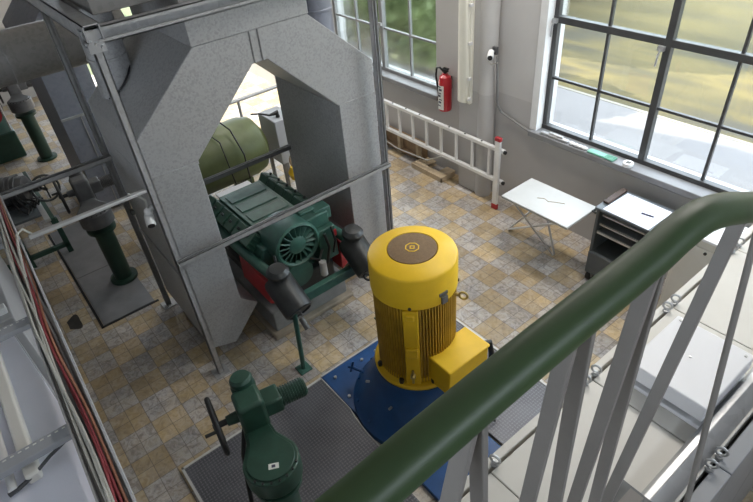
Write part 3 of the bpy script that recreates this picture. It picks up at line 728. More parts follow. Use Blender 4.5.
MB().torus((-7.05, .30, .80), (.9, .2, .3), .15, .014, 32, 8).cyl((-7.3, .2, .78), (-7.05, .30, .78), .018, seg=10).cyl((-7.05, .3, .66), (-7.05, .3, .95), .009, seg=8).build('handwheel', M['dark_metal'], t)

# further machine in the far left corner
t = thing('far_pump', 'grey pump with a red coupling on a dark green base at the far left', 'pump', (-10.6, .35, 0))
MB().box((-11.8, -.4, 0), (-10.2, .42, .45)).build('base_frame', M['green'], t, bevel=.02)
MB().lathe([(0, -.5), (.18, -.48), (.24, -.4), (.24, .1), (.15, .15), (.15, .3), (0, .32)], (-10.7, .2, .75), (1, 0, 0), 28).build('pump_casing', M['grey_act'], t)
MB().lathe([(.17, 0), (.17, .1), (0, .1)], (-10.38, .2, .75), (1, 0, 0), 24).build('coupling', M['red'], t)
MB().lathe([(.12, 0), (.14, .02), (.10, .06), (.10, .32), (.14, .34), (.14, .40), (.0, .44)], (-10.9, .30, .9), (0, 0, 1), 24).build('valve_bonnet', M['grey_act'], t)
MB().sphere((-10.45, .28, 1.0), .13).sphere((-10.6, .15, 1.1), .12).build('float_housing', M['grey_act'], t)
MB().tube([(-10.25, .38, .45), (-10.2, .40, 1.1), (-10.3, .38, 1.4), (-10.6, .3, 1.35)], .012, 8).tube([(-10.25, .1, .5), (-10.1, .2, .9), (-10.3, .3, 1.2)], .012, 8).build('impulse_line', M['alu'], t)

# ------------------------------------------------------------------ floor plates
t = thing('floor_plate', 'flat grey steel floor plate under the rear valve column', 'floor plate', (-6.3, .45, 0))
MB().box((-6.2, .11, 0), (-5.19, .66, .012)).build('plate_panel', M['plate'], t)
MB().box((-7.45, .11, 0), (-6.21, .66, .012)).build('plate_panel', M['plate'], t)
MB().box((-5.19, .08, 0), (-5.165, .70, .008)).box((-7.45, .08, 0), (-5.165, .105, .008)).build('plate_edge', M['black'], t)
pts = [(-5.47+.12*math.cos(a)*(1+.25*math.sin(3*a)), -.12+.085*math.sin(a)*(1+.3*math.cos(2*a))) for a in [2*PI*k/24 for k in range(24)]]
o = MB().prism(pts, (0.0, .002), 'z').build('oil_stain', M['stain'], org=(-5.47, -.12, 0)); tag(o, 'dark oil stain on the tiles near the cable tray', 'stain')

# chequer plates round the motor
MC = V3((-2.33, 1.95, 0)); RB = .57
def arc(a0, a1, n=24, r=RB+.012): return [(MC.x+r*math.cos(a0+(a1-a0)*k/n), MC.y+r*math.sin(a0+(a1-a0)*k/n)) for k in range(n+1)]
t = thing('chequer_plate', 'large chequer plate floor panel left of the blue motor base', 'floor plate', (-2.3, .7, 0), 'chequer plates round the motor')
MB().prism([(-3.03, .08), (-1.2, .08), (-1.2, 1.30), (-1.75, 1.30)] + [(-1.9, 1.335), (-2.05, 1.355), (-2.2, 1.362), (-2.35, 1.365), (-2.5, 1.38)] + [(-2.6, 1.40), (-3.03, 1.40)], (0, .035), 'z').build('plate_panel', M['checker'], t)
mb = MB().box((-3.05, .06, 0), (-3.03, 1.40, .042)).box((-3.05, .06, 0), (-1.2, .08, .042))
mb.tube([(-3.03, 1.402, .038), (-2.6, 1.402, .038), (-2.5, 1.382, .038), (-2.35, 1.367, .038), (-2.2, 1.364, .038), (-2.05, 1.357, .038), (-1.9, 1.337, .038), (-1.75, 1.302, .038)], .006, 6)
mb.build('edge_strip', M['angle'], t)
t = thing('chequer_plate', 'chequer plate floor panel right of the yellow motor', 'floor plate', (-2.3, 2.6, 0), 'chequer plates round the motor')
MB().box((-2.98, 2.50, 0), (-1.2, 2.79, .035)).box((-1.86, 2.10, 0), (-1.2, 2.50, .035)).build('plate_panel', M['checker'], t)
MB().box((-3.0, 2.79, 0), (-1.2, 2.81, .042)).box((-3.0, 2.5, 0), (-2.98, 2.8, .042)).box((-1.88, 2.09, 0), (-1.86, 2.5, .042)).build('edge_strip', M['angle'], t)
mb = MB().tube([(-1.9, 2.0, .05), (-1.8, 2.1, .12), (-1.72, 2.02, .10), (-1.66, 2.08, .05)], .012, 8).tube([(-1.85, 2.2, .05), (-1.75, 2.12, .14), (-1.7, 2.2, .06)], .010, 8)
o = mb.build('loose_cable', M['black'], org=(-1.78, 2.1, .04)); tag(o, 'tangle of black cable on the floor beside the blue base', 'cable')

# ------------------------------------------------------------------ vertical motor
t = thing('vertical_motor', 'big yellow vertical electric motor with terminal box on blue base', 'motor', (MC.x, MC.y, 0))
b0 = MB().prism([(-3.04, 1.41), (-1.2, 1.41), (-1.2, 2.07), (-1.89, 2.07), (-1.89, 2.49), (-3.04, 2.49)], (0, .045), 'z').build('base_plate', M['blue'], t, bevel=.004)
MB().box((-3.055, 1.41, 0), (-3.04, 2.49, .05)).build('plate_edge', M['angle'], b0)
mb = MB()
for (x, y) in ((-2.95, 1.5), (-2.95, 1.8), (-2.95, 2.1), (-2.7, 1.47)): mb.cyl((x, y, .04), (x, y, .062), .014, seg=6)
mb.build('anchor_bolt', M['bolt'], b0)
MB().lathe([(RB, .0), (RB, .06), (.555, .075), (.52, .13), (.47, .22), (.415, .32), (.37, .42), (.352, .47), (.352, .51)], MC, (0, 0, 1), 48).build('pedestal', M['blue'], t)
mb = MB()
for k in range(14):
    a = 2*PI*k/14+.2
    mb.cyl((MC.x+.525*math.cos(a), MC.y+.525*math.sin(a), .08), (MC.x+.535*math.cos(a), MC.y+.535*math.sin(a), .13), .013, seg=6)
mb.build('pedestal_bolt', M['blue'], t)
for k in range(8):
    a = 2*PI*k/8+.3; MB().cyl((MC.x+.40*math.cos(a), MC.y+.40*math.sin(a), .31), (MC.x+.445*math.cos(a), MC.y+.445*math.sin(a), .33), .011, seg=8).build('stud', M['bolt'], t)
MB().tube([(-2.72, 1.66, .20), (-2.80, 1.60, .24), (-2.83, 1.58, .24)], .014, 8).cyl((-2.80, 1.58, .20), (-2.80, 1.62, .30), .01, seg=8).build('grease_tap', M['blue'], t)
fl = MB().lathe([(.30, .51), (.345, .51), (.347, .535), (.338, .547), (.30, .555), (.30, .595)], MC, (0, 0, 1), 48).build('motor_flange', M['yellow'], t)
mb = MB()
for k in range(8):
    a = 2*PI*k/8+.45
    mb.cyl((MC.x+.318*math.cos(a), MC.y+.318*math.sin(a), .545), (MC.x+.318*math.cos(a), MC.y+.318*math.sin(a), .585), .020, seg=6)
mb.build('flange_bolt', M['stain'], fl)
MB().lathe([(.275, .53), (.275, 1.34)], MC, (0, 0, 1), 48).build('stator_housing', M['yellow_fin'], t)
mb = MB(); nf = 84
skip = [math.radians(-47), math.radians(133)]     # smooth panels between the fins
for k in range(nf):
    a = 2*PI*k/nf
    if any(abs((a-s0+PI) % (2*PI)-PI) < .20 for s0 in skip): continue
    m = Matrix.Translation(MC) @ Matrix.Rotation(a, 4, 'Z')
    mb.box((.27, -.0045, .56), (.305, .0045, 1.335), m)
mb.build('cooling_fins', M['yellow_fin'], t)
for s0 in skip:
    m = Matrix.Translation(MC) @ Matrix.Rotation(s0, 4, 'Z')
    p = MB().box((.26, -.055, .54), (.315, .055, 1.31), m).box((.30, -.045, .86), (.335, .045, .95), m).box((.30, -.03, 1.23), (.325, .03, 1.28), m).build('side_panel', M['yellow'], t, bevel=.008)
    MB().cyl(m @ V3((.31, .0, .66)), m @ V3((.345, .0, .65)), .02, seg=8).cyl(m @ V3((.33, 0, .58)), m @ V3((.33, 0, .72)), .009, seg=8).build('drain_fitting', M['brass'], p)
for s0 in (math.radians(30), math.radians(210)):
    d = V3((math.cos(s0), math.sin(s0), 0))
    p = MC+d*.335+V3((0, 0, 1.27))
    MB().torus(p+d*.03, d.cross(V3((0, 0, 1))), .030, .009, 20, 8).cyl(MC+d*.26+V3((0, 0, 1.27)), p, .014, seg=10).build('lifting_eye', M['dark_metal' if s0 > 2 else 'brass'], t)
hood = MB().lathe([(.310, 1.325), (.315, 1.33), (.315, 1.572), (.311, 1.584), (.302, 1.592), (.18, 1.624), (.172, 1.612), (.0, 1.612)], MC, (0, 0, 1), 64).build('fan_hood', M['yellow'], t)
g = MB().lathe([(.172, 1.612), (.172, 1.624), (.165, 1.626), (0, 1.628)], MC, (0, 0, 1), 48).build('inlet_grille', M['grille'], hood); g['label'] = 'brown perforated air inlet grille'
mb = MB()
oc = [(math.cos(PI/8+k*PI/4), math.sin(PI/8+k*PI/4)) for k in range(8)]
for k in range(8):
    p, q = oc[k], oc[(k+1) % 8]
    mb.prism([(MC.x+p[0]*.052, MC.y+p[1]*.052), (MC.x+q[0]*.052, MC.y+q[1]*.052), (MC.x+q[0]*.044, MC.y+q[1]*.044), (MC.x+p[0]*.044, MC.y+p[1]*.044)], (1.626, 1.630), 'z')
for k in range(4):
    p = (math.cos(k*PI/2), math.sin(k*PI/2)); q = (math.cos((k+1)*PI/2), math.sin((k+1)*PI/2))
    mb.prism([(MC.x+p[0]*.024, MC.y+p[1]*.024), (MC.x+q[0]*.024, MC.y+q[1]*.024), (MC.x+q[0]*.014, MC.y+q[1]*.014), (MC.x+p[0]*.014, MC.y+p[1]*.014)], (1.626, 1.630), 'z')
mb.build('grille_mark', M['yellow'], hood)
m = Matrix.Translation(MC) @ Matrix.Rotation(math.radians(-2), 4, 'Z')
MB().box((.312, -.035, 1.40), (.322, .035, 1.425), m).box((.31, -.02, 1.33), (.33, .03, 1.39), m).build('hood_fitting', M['grey_act'], hood)
for k in range(4):
    a = math.radians(-47+k*90); MB().cyl((MC.x+.312*math.cos(a), MC.y+.312*math.sin(a), 1.345), (MC.x+.324*math.cos(a), MC.y+.324*math.sin(a), 1.345), .012, seg=8).build('hood_screw', M['stain'], hood)
tb = MB().box((-2.085, 1.835, .54), (-1.845, 2.235, .80)).box((-2.095, 1.825, .80), (-1.835, 2.245, .825)).build('terminal_box', M['yellow'], t, bevel=.010)
MB().box((-2.14, 1.88, .58), (-2.07, 2.18, .78)).build('box_neck', M['yellow'], tb)
MB().box((-2.06, 1.93, .815), (-2.05, 1.96, .90)).build('lifting_lug', M['yellow'], tb, bevel=.003)
MB().cyl((-1.95, 2.23, .70), (-1.95, 2.30, .70), .04, seg=16).tube([(-1.95, 2.30, .70), (-1.94, 2.36, .68), (-1.93, 2.38, .55), (-1.93, 2.38, .06)], .022, 12).build('cable_gland', M['black'], tb)

# ------------------------------------------------------------------ window wall items
t = thing('fire_extinguisher', 'red fire extinguisher with white label hanging beside the left window', 'fire extinguisher', (-4.83, 4.69, .93))
ex = V3((-4.815, 4.69, .025))
b = MB().lathe([(.075, .93), (.083, .945), (.083, 1.31), (.07, 1.36), (.035, 1.385), (.035, 1.40)], ex, (0, 0, 1), 32).build('cylinder', M['red_ext'], t)
mb = MB(); seg = 18; ring0 = []; ring1 = []
for k in range(seg+1):
    a = math.radians(-142+k*85/seg); c, s = math.cos(a)*.0845, math.sin(a)*.0845
    ring0.append(mb.bm.verts.new((ex.x+c, ex.y+s, .98))); ring1.append(mb.bm.verts.new((ex.x+c, ex.y+s, 1.29)))
for k in range(seg): mb.bm.faces.new((ring0[k], ring0[k+1], ring1[k+1], ring1[k]))
mb.build('instruction_label', M['label'], b)
mb = MB()
for k in range(7):
    z = 1.0+k*.04
    m = Matrix.Translation(ex) @ Matrix.Rotation(math.radians(-100+(k % 3)*6), 4, 'Z')
    mb.box((.0835, -.025, z), (.0855, .022, z+(.025 if k % 2 else .014)), m)
mb.build('label_print', M['ink'], b)
MB().cyl(ex+V3((0, 0, 1.39)), ex+V3((0, 0, 1.43)), .022, seg=14).box(ex+V3((-.06, -.012, 1.425)), ex+V3((.05, .012, 1.445))).box(ex+V3((-.02, -.012, 1.455)), ex+V3((.06, .012, 1.470))).build('valve_handle', M['black'], t)
MB().tube([ex+V3((-.02, 0, 1.41)), ex+V3((-.07, -.02, 1.46)), ex+V3((-.125, -.02, 1.44)), ex+V3((-.14, -.02, 1.34)), ex+V3((-.11, -.02, 1.2)), ex+V3((-.095, -.01, 1.08))], .012, 10).build('hose', M['black'], t)
MB().box((-4.86, 4.77, 1.2), (-4.80, YW, 1.36)).build('wall_bracket', M['dark_metal'], t)

t = thing('wall_luminaire', 'long cream fluorescent luminaire fixed upright on the pilaster', 'light fitting', (-4.40, 4.60, 1.2))
MB().box((-4.49, 4.585, 1.20), (-4.30, 4.64, 2.72)).build('housing', M['lumin'], t, bevel=.012)
MB().prism([(-4.475, 4.585), (-4.46, 4.545), (-4.42, 4.53), (-4.37, 4.53), (-4.33, 4.545), (-4.315, 4.585)], (1.22, 2.70), 'z').build('diffuser', M['lumin'], t, bevel=.01)
for z in (1.5, 1.9, 2.3, 1.26): MB().box((-4.315, 4.555, z), (-4.288, 4.60, z+.03)).build('clip', M['white'], t)

t = thing('security_camera', 'white bullet camera on the wall column with conduit running down', 'security camera', (-3.98, 4.66, 1.86), 'security cameras')
MB().box((-4.04, 4.64, 1.84), (-3.98, 4.67, 1.92)).cyl((-4.01, 4.65, 1.88), (-3.99, 4.58, 1.87), .012, seg=10).build('mount', M['grey_act'], t)
cb = MB().lathe([(.0, -.05), (.032, -.045), (.035, .06), (.033, .075)], (-3.99, 4.56, 1.87), (.75, -1, -.25), 20).build('camera_body', M['white'], t)
MB().lathe([(.027, .074), (.027, .079), (0, .079)], (-3.99, 4.56, 1.87), (.75, -1, -.25), 16).build('lens', M['black'], cb)
MB().tube([(-4.0, 4.62, 1.85), (-4.06, 4.6, 1.78), (-4.03, 4.62, 1.73), (-3.96, 4.65, 1.76)], .006, 8).build('lead', M['cable_white'], t)
o = MB().tube([(-3.985, 4.66, 1.82), (-3.98, 4.70, 1.25), (-3.96, 4.75, 1.16), (-3.86, 4.775, 1.11), (-3.5, 4.775, 1.02), (-3.40, 4.775, 1.01), (-1.2, 4.775, .98)], .013, 10).build('wall_conduit', M['winframe_w'], org=(-3.94, 4.78, 1.0)); tag(o, 'thin grey conduit pipe running down the wall then right under the sill', 'conduit')

# ladder lying on edge against the wall
LY = 4.58
t = thing('ladder', 'aluminium ladder laid on edge along the wall under the window', 'ladder', (-5.2, LY, 0))
for z in (.375, .785): MB().box((-6.89, LY-.018, z-.022), (-3.735, LY+.03, z+.022)).build('side_rail', M['ladder_alu'], t, bevel=.004)
for k in range(11):
    x = -3.96-k*.275; MB().box((x-.016, LY-.010, .39), (x+.016, LY+.022, .77)).build('rung', M['ladder_alu'], t, bevel=.003)
s_ = MB().box((-3.835, LY-.055, .07), (-3.76, LY-.02, .92)).build('stabiliser_bar', M['ladder_alu'], t, bevel=.006)
for (z, h) in ((.92, .05), (.0, .07)): e = MB().box((-3.84, LY-.06, z), (-3.755, LY-.015, z+h)).build('end_cap', M['red'], s_, bevel=.01)
for z in (.375, .785): MB().cyl((-3.735, LY, z), (-3.71, LY, z), .022, seg=10).build('rail_plug', M['black'], t)
for k in range(9): MB().cyl((-4.09-k*.275, LY+.005, .806), (-4.09-k*.275, LY+.005, .813), .012, seg=8).build('rivet', M['dark_metal'], t)
MB().tube([(-6.6, LY-.06, .30), (-5.6, LY-.07, .19), (-5.0, LY-.05, .22), (-4.75, LY-.02, .36)], .008, 8).build('rope', M['cable_white'], t)

t = thing('wooden_crate', 'brown slatted wooden crate on the floor behind the ladder', 'crate', (-6.0, 4.68, 0))
MB().box((-6.6, 4.72, .0), (-5.25, 4.77, .30)).build('back_board', M['wood'], t)
for x in (-6.5, -6.15, -5.75, -5.35): MB().box((x-.03, 4.66, 0), (x+.03, 4.72, .32)).build('slat', M['board'], t, bevel=.004)
MB().box((-6.6, 4.66, .04), (-5.25, 4.72, .08)).build('bottom_slat', M['wood'], t)
t = thing('floor_hatch', 'low beige board box with a hole on the floor under the ladder', 'board', (-4.95, 4.62, 0))
MB().box((-5.3, 4.50, 0), (-4.70, 4.515, .06)).box((-4.715, 4.50, 0), (-4.70, 4.76, .06)).box((-5.3, 4.515, 0), (-5.285, 4.76, .06)).build('side_board', M['board'], t)
MB().box((-5.3, 4.50, .06), (-4.70, 4.60, .075)).box((-5.3, 4.60, .06), (-5.08, 4.77, .075)).box((-4.86, 4.60, .06), (-4.70, 4.77, .075)).build('top_board', M['board'], t)
o = MB().box((-4.36, 2.98, 0), (-4.26, 3.30, .82)).box((-4.34, 2.99, .82), (-4.28, 3.29, .84)).build('steel_cover', M['frame'], bevel=.01, org=(-4.3, 3.15, 0)); tag(o, 'narrow grey metal panel on the floor right of the rear post', 'panel')

# things lying on the sill of the big window
sz = W2[2]+.005
o = MB().box((-3.40, 4.75, sz), (-3.05, 4.80, sz+.03)).box((-3.3, 4.76, sz+.03), (-3.12, 4.79, sz+.05)).build('plastic_wrap', M['frame'], bevel=.01, org=(-3.2, 4.78, sz)); tag(o, 'crumpled grey plastic wrap at the left end of the sill', 'packaging')
mb = MB()
for k in range(4):
    mb.sphere((-3.0+.05*k, 4.77, sz+.018), .03, (1.2, .8, .6), 12, 8)
o = mb.build('white_cloth', M['white'], org=(-2.92, 4.77, sz)); tag(o, 'crumpled white cloth on the sill beside the mint gloves', 'cloth')
t = thing('work_gloves', 'mint green work gloves lying on the window sill', 'gloves', (-2.68, 4.78, sz))
MB().box((-2.80, 4.735, sz), (-2.60, 4.82, sz+.022)).build('cuff', M['mint'], t, bevel=.01)
mb = MB()
for k in range(4): mb.tube([(-2.6, 4.745+.022*k, sz+.012), (-2.53, 4.74+.024*k, sz+.014), (-2.50, 4.742+.024*k, sz+.010)], .010, 8)
mb.build('fingers', M['mint'], t)
t = thing('tape_roll', 'white tape roll standing on the window sill by the thick mullion', 'tape roll', (-2.36, 4.77, sz))
MB().lathe([(.028, 0), (.048, 0), (.05, .004), (.05, .034), (.048, .038), (.028, .038), (.028, 0)], (-2.36, 4.775, sz), (0, 0, 1), 28).build('roll', M['white'], t)

# ------------------------------------------------------------------ folding table
t = thing('folding_table', 'white folding table on crossed legs under the big window', 'table', (-2.77, 4.12, 0))
MB().box((-3.17, 3.885, .745), (-2.365, 4.37, .775)).build('table_top', M['tabletop'], t, bevel=.006)
for p, q in (((-3.10, 3.95, .745), (-2.725, 4.285, .012)), ((-3.38, 4.31, .012), (-2.46, 3.97, .745)), ((-3.38, 4.325, .012), (-2.85, 4.33, .745)), ((-3.02, 4.34, .745), (-2.725, 4.31, .012))):
    MB().cyl(p, q, .012, seg=12).build('leg', M['alu'], t)
MB().tube([(-2.88, 4.1, .777), (-2.82, 4.14, .777), (-2.76, 4.12, .777), (-2.7, 4.16, .777), (-2.62, 4.2, .777)], .003, 6).build('drip_line', M['board'], t)

# ------------------------------------------------------------------ tool cart
t = thing('tool_cart', 'dark grey tool cart with open drawers standing under the big window', 'tool cart', (-2.02, 4.38, 0))
cx0, cx1, cy0, cy1 = -2.28, -1.70, 4.19, 4.62
mb = MB().box((cx0, cy0+.02, .10), (cx0+.03, cy1, .87)).box((cx1-.03, cy0+.02, .10), (cx1, cy1, .87)).box((cx0, cy1-.02, .10), (cx1, cy1, .87)).box((cx0, cy0+.02, .10), (cx1, cy1, .13)).box((cx0, cy0+.02, .36), (cx1, cy1, .38))
mb.build('carcass', M['cart'], t, bevel=.006)
MB().box((cx0-.015, cy0, .87), (cx1+.015, cy1+.015, .90)).build('top_tray', M['cart'], t, bevel=.008)
for k, z in enumerate((.60, .685, .78)):
    d = MB().box((cx0+.035, cy0+.03+.02*k, z), (cx1-.035, cy1-.03, z+.035)).build('drawer', M['cart_drawer'], t, bevel=.004)
    MB().box((cx0+.05, cy0+.015+.02*k, z+.018), (cx1-.05, cy0+.03+.02*k, z+.03)).build('drawer_pull', M['alu'], d)
MB().box((cx0+.005, cy0+.002, .12), (cx1-.005, cy0+.02, .375)).build('lower_door', M['cart'], t, bevel=.006)
MB().tube([(cx0-.02, cy0+.05, .80), (cx0-.06, cy0+.06, .80), (cx0-.06, cy1-.06, .80), (cx0-.02, cy1-.05, .80)], .012, 8).build('push_handle', M['dark_metal'], t)
for (x, y) in ((cx0+.04, cy0+.06), (cx1-.04, cy0+.06), (cx0+.04, cy1-.06), (cx1-.04, cy1-.06)):
    c = MB().cyl((x-.02, y, .06), (x+.02, y, .06), .06, seg=24).build('caster', M['black'], t)
    MB().box((x-.028, y-.03, .05), (x-.022, y+.03, .10)).box((x+.022, y-.03, .05), (x+.028, y+.03, .10)).cyl((x-.022, y, .05), (x+.022, y, .05), .02, seg=12).build('fork', M['alu'], c)
t = thing('paper_sheet', 'white drawing sheet lying on top of the tool cart', 'paper', (-1.98, 4.4, .90))
m = Matrix.Translation((-1.985, 4.40, .901)) @ Matrix.Rotation(-.03, 4, 'Z')
s_ = MB().box((-.23, -.20, 0), (.23, .19, .002), m).build('sheet', M['paper'], t)
mb = MB()
for (x0, y0, x1, y1) in ((-.10, -.05, -.098, .16), (-.10, -.05, .06, -.048), (.06, -.05, .062, .16), (-.05, .158, .06, .16), (.08, -.15, .2, -.148), (-.2, .17, -.15, .175)):
    mb.box((x0, y0, .002), (x1, y1, .0026), m)
mb.build('drawn_line', M['ink'], s_)
o = MB().cyl(m @ V3((.05, -.02, .008)), m @ V3((.15, .0, .008)), .007, seg=8).cyl(m @ V3((.15, .0, .008)), m @ V3((.165, .003, .008)), .006, .001, seg=8).build('marker_pen', M['ink'], org=m @ V3((.1, 0, .002))); tag(o, 'dark marker pen lying on the drawing sheet', 'pen')
o = MB().box((-2.285, 4.30, .90), (-2.225, 4.62, .925)).build('dark_case', M['dark_wood'], bevel=.008, org=(-2.23, 4.45, .9)); tag(o, 'flat dark brown case at the left edge of the tool cart top', 'case')

# ------------------------------------------------------------------ cream switch cabinets below the railing
YS = [.29, .935, 1.58, 2.225, 2.87, 3.515]
words = ['nearest', 'second', 'third', 'fourth', 'farthest']
CL = ['cream switch cabinet nearest the camera, mostly below the picture edge', 'cream switch cabinet in front of the one carrying the white roof box',
      'cream switch cabinet carrying the white roof box', 'cream switch cabinet just behind the white roof box', 'cream switch cabinet at the far end of the row']
for i in range(5):
    y0, y1 = YS[i]+.002, YS[i+1]-.002
    t = thing('switch_cabinet', CL[i], 'cabinet', (-.46, (y0+y1)/2, 0), 'row of cream switch cabinets')
    MB().box((-.722, y0, .05), (-.212, y1, 2.0)).build('body', M['cabinet'], t, bevel=.004)
    MB().box((-.772, y0, .10), (-.737, y1, 1.995)).build('front_door', M['cabinet'], t, bevel=.004)
    MB().box((-.197, y0, .10), (-.14, y1, 1.995)).build('rear_panel', M['cabinet_g'], t, bevel=.004)
    MB().box((-.745, y0+.005, .0), (-.19, y1-.005, .11)).box((-.739, y0+.01, .1), (-.195, y1-.01, 1.93)).build('plinth_frame', M['black'], t)
    for (x, y) in ((-.735, y0+.035), (-.735, y1-.035), (-.205, y0+.035), (-.205, y1-.035)):
        e = MB().torus((x, y, 2.030), (-.25, 1, 0), .020, .0055, 22, 8).lathe([(.016, 1.99), (.016, 2.004), (.008, 2.006), (.008, 2.012)], (x, y, 0), (0, 0, 1), 14).build('lifting_eye', M['bolt'], t)
t = thing('roof_box', 'white ventilation box on top of the cream switch cabinet', 'roof box', (-.47, 1.85, 2.0))
MB().box((-.635, 1.665, 2.0), (-.31, 2.045, 2.022)).build('base_flange', M['cabinet_w'], t, bevel=.004)
MB().box((-.61, 1.70, 2.022), (-.335, 2.02, 2.06)).build('vent_gap', M['cart_drawer'], t)
MB().box((-.635, 1.66, 2.055), (-.31, 2.05, 2.135)).build('hood', M['cabinet_w'], t, bevel=.006)
mb = MB()
for (x, y) in ((-.61, 2.025), (-.335, 2.02), (-.61, 1.69), (-.48, 1.86)): mb.cyl((x, y, 2.134), (x, y, 2.139), .006, seg=10)
mb.build('screw', M['bolt'], t)
t = thing('cable_duct', 'shiny zinc cable duct along the right edge of the cabinet tops', 'cable duct', (-.26, 1.6, 2.0))
MB().prism([(-.305, 2.0), (-.31, 2.03), (-.295, 2.052), (-.27, 2.055), (-.24, 2.03), (-.222, 2.004), (-.222, 2.0)], (.35, 2.75), 'y').build('duct_body', M['trunk'], t, bevel=.006)
o = MB().tube([(-.02, 1.2, .05), (.0, 2.1, .05)], .03, 12).build('floor_pipe', M['kerb'], org=(0, 1.6, .02)); tag(o, 'beige pipe on the floor behind the cabinets at lower right', 'pipe')

t = thing('low_cabinet', 'lower cream cabinet with pale top beyond the cabinet row', 'cabinet', (-1.1, 4.0, 0))
MB().box((-1.37, 3.84, .05), (-.86, 4.17, 1.28)).build('body', M['cabinet'], t, bevel=.006)
MB().box((-1.385, 3.825, 1.28), (-.85, 4.18, 1.305)).build('top_panel', M['cabinet_w'], t, bevel=.006)
MB().box((-1.345, 3.825, .10), (-.88, 3.838, 1.22)).build('door', M['cabinet'], t, bevel=.003)
MB().box((-1.36, 3.86, 0), (-.87, 4.15, .05)).build('plinth_base', M['black'], t)
MB().cyl((-1.15, 3.825, 1.19), (-1.15, 3.815, 1.19), .012, seg=12).build('lock', M['dark_metal'], t)

# ------------------------------------------------------------------ cable tray, cables and left cabinets
t = thing('cable_tray', 'narrow metal cable tray full of cables running along the left edge', 'cable tray', (-3.0, -.19, 2.0))
A = V3((-5.4, -.075, 2.0)); B_ = V3((-.6, -.175, 2.0))
def along(x, off, dz=0): 
    k = (x-A.x)/(B_.x-A.x)
    return V3((x, A.y+(B_.y-A.y)*k-off, 2.0+dz))
wd = lambda x: .085+.035*min(1, max(0, (x+4.5)/2))
def strip(off0, off1, z0, z1):
    mb = MB(); xsx = [-5.4+.2*k for k in range(25)]
    vs = []
    for x in xsx:
        w = wd(x)
        vs.append([mb.bm.verts.new(along(x, off0*w, z0)), mb.bm.verts.new(along(x, off1*w, z0)), mb.bm.verts.new(along(x, off1*w, z1)), mb.bm.verts.new(along(x, off0*w, z1))])
    for P_, Q_ in zip(vs, vs[1:]):
        for k in range(4): mb.bm.faces.new((P_[k], P_[(k+1) % 4], Q_[(k+1) % 4], Q_[k]))
    mb.bm.faces.new(vs[0][::-1]); mb.bm.faces.new(vs[-1])
    return mb
strip(0.0, 1.0, -.004, 0).build('tray_floor', M['frame_dark'], t)
strip(0.0, .07, 0, .045).build('tray_side', M['cabinet_p'], t)
strip(.93, 1.0, 0, .045).build('tray_side', M['frame'], t)
cabs = [('cable_red', .40, .0065, 'red cable lying in the middle of the cable tray', 3), ('cable_red', .52, .006, 'second red cable twisted beside the other in the tray', 5), ('cable_orange', .26, .006, 'orange-red cable near the right side of the tray', 8),
        ('cable_grey', .15, .009, 'grey cable against the right wall of the tray', 12), ('cable_white', .60, .006, 'white cable curling over the red cables', 21), ('cable_white', .72, .006, 'white cable bundled left of the red cables', 33),
        ('cable_white', .80, .006, 'white cable along the left wall of the tray', 41), ('cable_grey', .88, .007, 'thin grey cable at the far left of the tray', 52), ('cable_grey', .33, .008, 'grey cable under the red cables in the tray', 64)]
for mt, off, r, lb, sd in cabs:
    rnd = random.Random(sd); ph = rnd.uniform(0, 6); pts = []
    for k in range(61):
        x = -5.35+k*.078
        o_ = off+.10*math.sin(x*2.3+ph)+.06*math.sin(x*5.1+ph*2)
        o_ = min(.88, max(.12, o_))
        pts.append(along(x, o_*wd(x), r+.004+.006*(1+math.sin(x*3.1+ph*1.7))+ {'cable_grey': 0, 'cable_red': .016, 'cable_orange': .018, 'cable_white': .030}[mt]))
    o = MB().tube(pts, r, 8).build('cable', M[mt], org=along(-3, off*.1)); tag(o, lb, 'cable', 'cables in the tray')
for x in (-2.07, -2.96, -3.9):
    y0 = along(x, 0).y
    t = thing('tray_bracket', {-2.07: 'grey perforated bracket carrying the near end of the cable tray', -2.96: 'grey bracket under the cable tray above the white cabinet', -3.9: 'farthest grey bracket under the cable tray'}[x], 'bracket', (x, -.5, 1.95), 'brackets under the cable tray')
    MB().box((x-.036, -.95, 1.955), (x+.036, y0-.10, 1.990)).build('arm', M['cabinet_g'], t, bevel=.004)
    for k in range(20): MB().box((x-.022, y0-.15-k*.03, 1.988), (x-.016, y0-.136-k*.03, 1.992)).build('slot', M['label'], t)
    MB().box((x-.03, -.94, 1.869), (x+.03, -.90, 1.955)).build('upright', M['frame_dark'], t)
t = thing('control_cabinet', 'grey control cabinet below the cable tray carrying the big pale sheet', 'cabinet', (-2.3, -.7, 0))
mc = Matrix.Translation((-1.5, -.183, 0)) @ Matrix.Rotation(math.radians(6.1), 4, 'Z')
for x0, x1 in ((-1.66, -.83), (-.83, 0), (0, .35)):
    MB().box((x0+.003, -1.2, .0), (x1-.003, 0, 1.86), mc).build('section', M['cabinet_g'], t, bevel=.006)
t = thing('relay_cabinet', 'pale grey cabinet under the tray, farther along than the one with the sheet', 'cabinet', (-3.8, -.8, 0))
MB().box((-4.9, -1.2, 0), (-3.24, -.325, 1.86)).build('body', M['cabinet_p'], t, bevel=.006)
MB().box((-4.0, -.46, 1.86), (-3.30, -.42, 1.90)).box((-3.36, -.44, 1.86), (-3.30, -.34, 1.90)).build('top_bracket', M['white'], t, bevel=.004)
o = MB().box((-1.60, -.62, 1.861), (.33, -.006, 1.868), mc).build('white_sheet', M['sheet'], bevel=.002, org=(-2, -.35, 1.86)); tag(o, 'big pale lavender-white sheet on top of the grey control cabinet', 'sheet')
t = thing('batten_light', 'white batten light fitting lying on the white sheet at far left', 'light fitting', (-2.5, -.46, 1.87))
MB().box((-3.0, -.495, 1.872), (-2.0, -.435, 1.93)).build('housing', M['cabinet'], t, bevel=.012)
MB().cyl((-3.0, -.55, 1.90), (-2.0, -.55, 1.90), .018, seg=14).build('tube', M['white'], t)
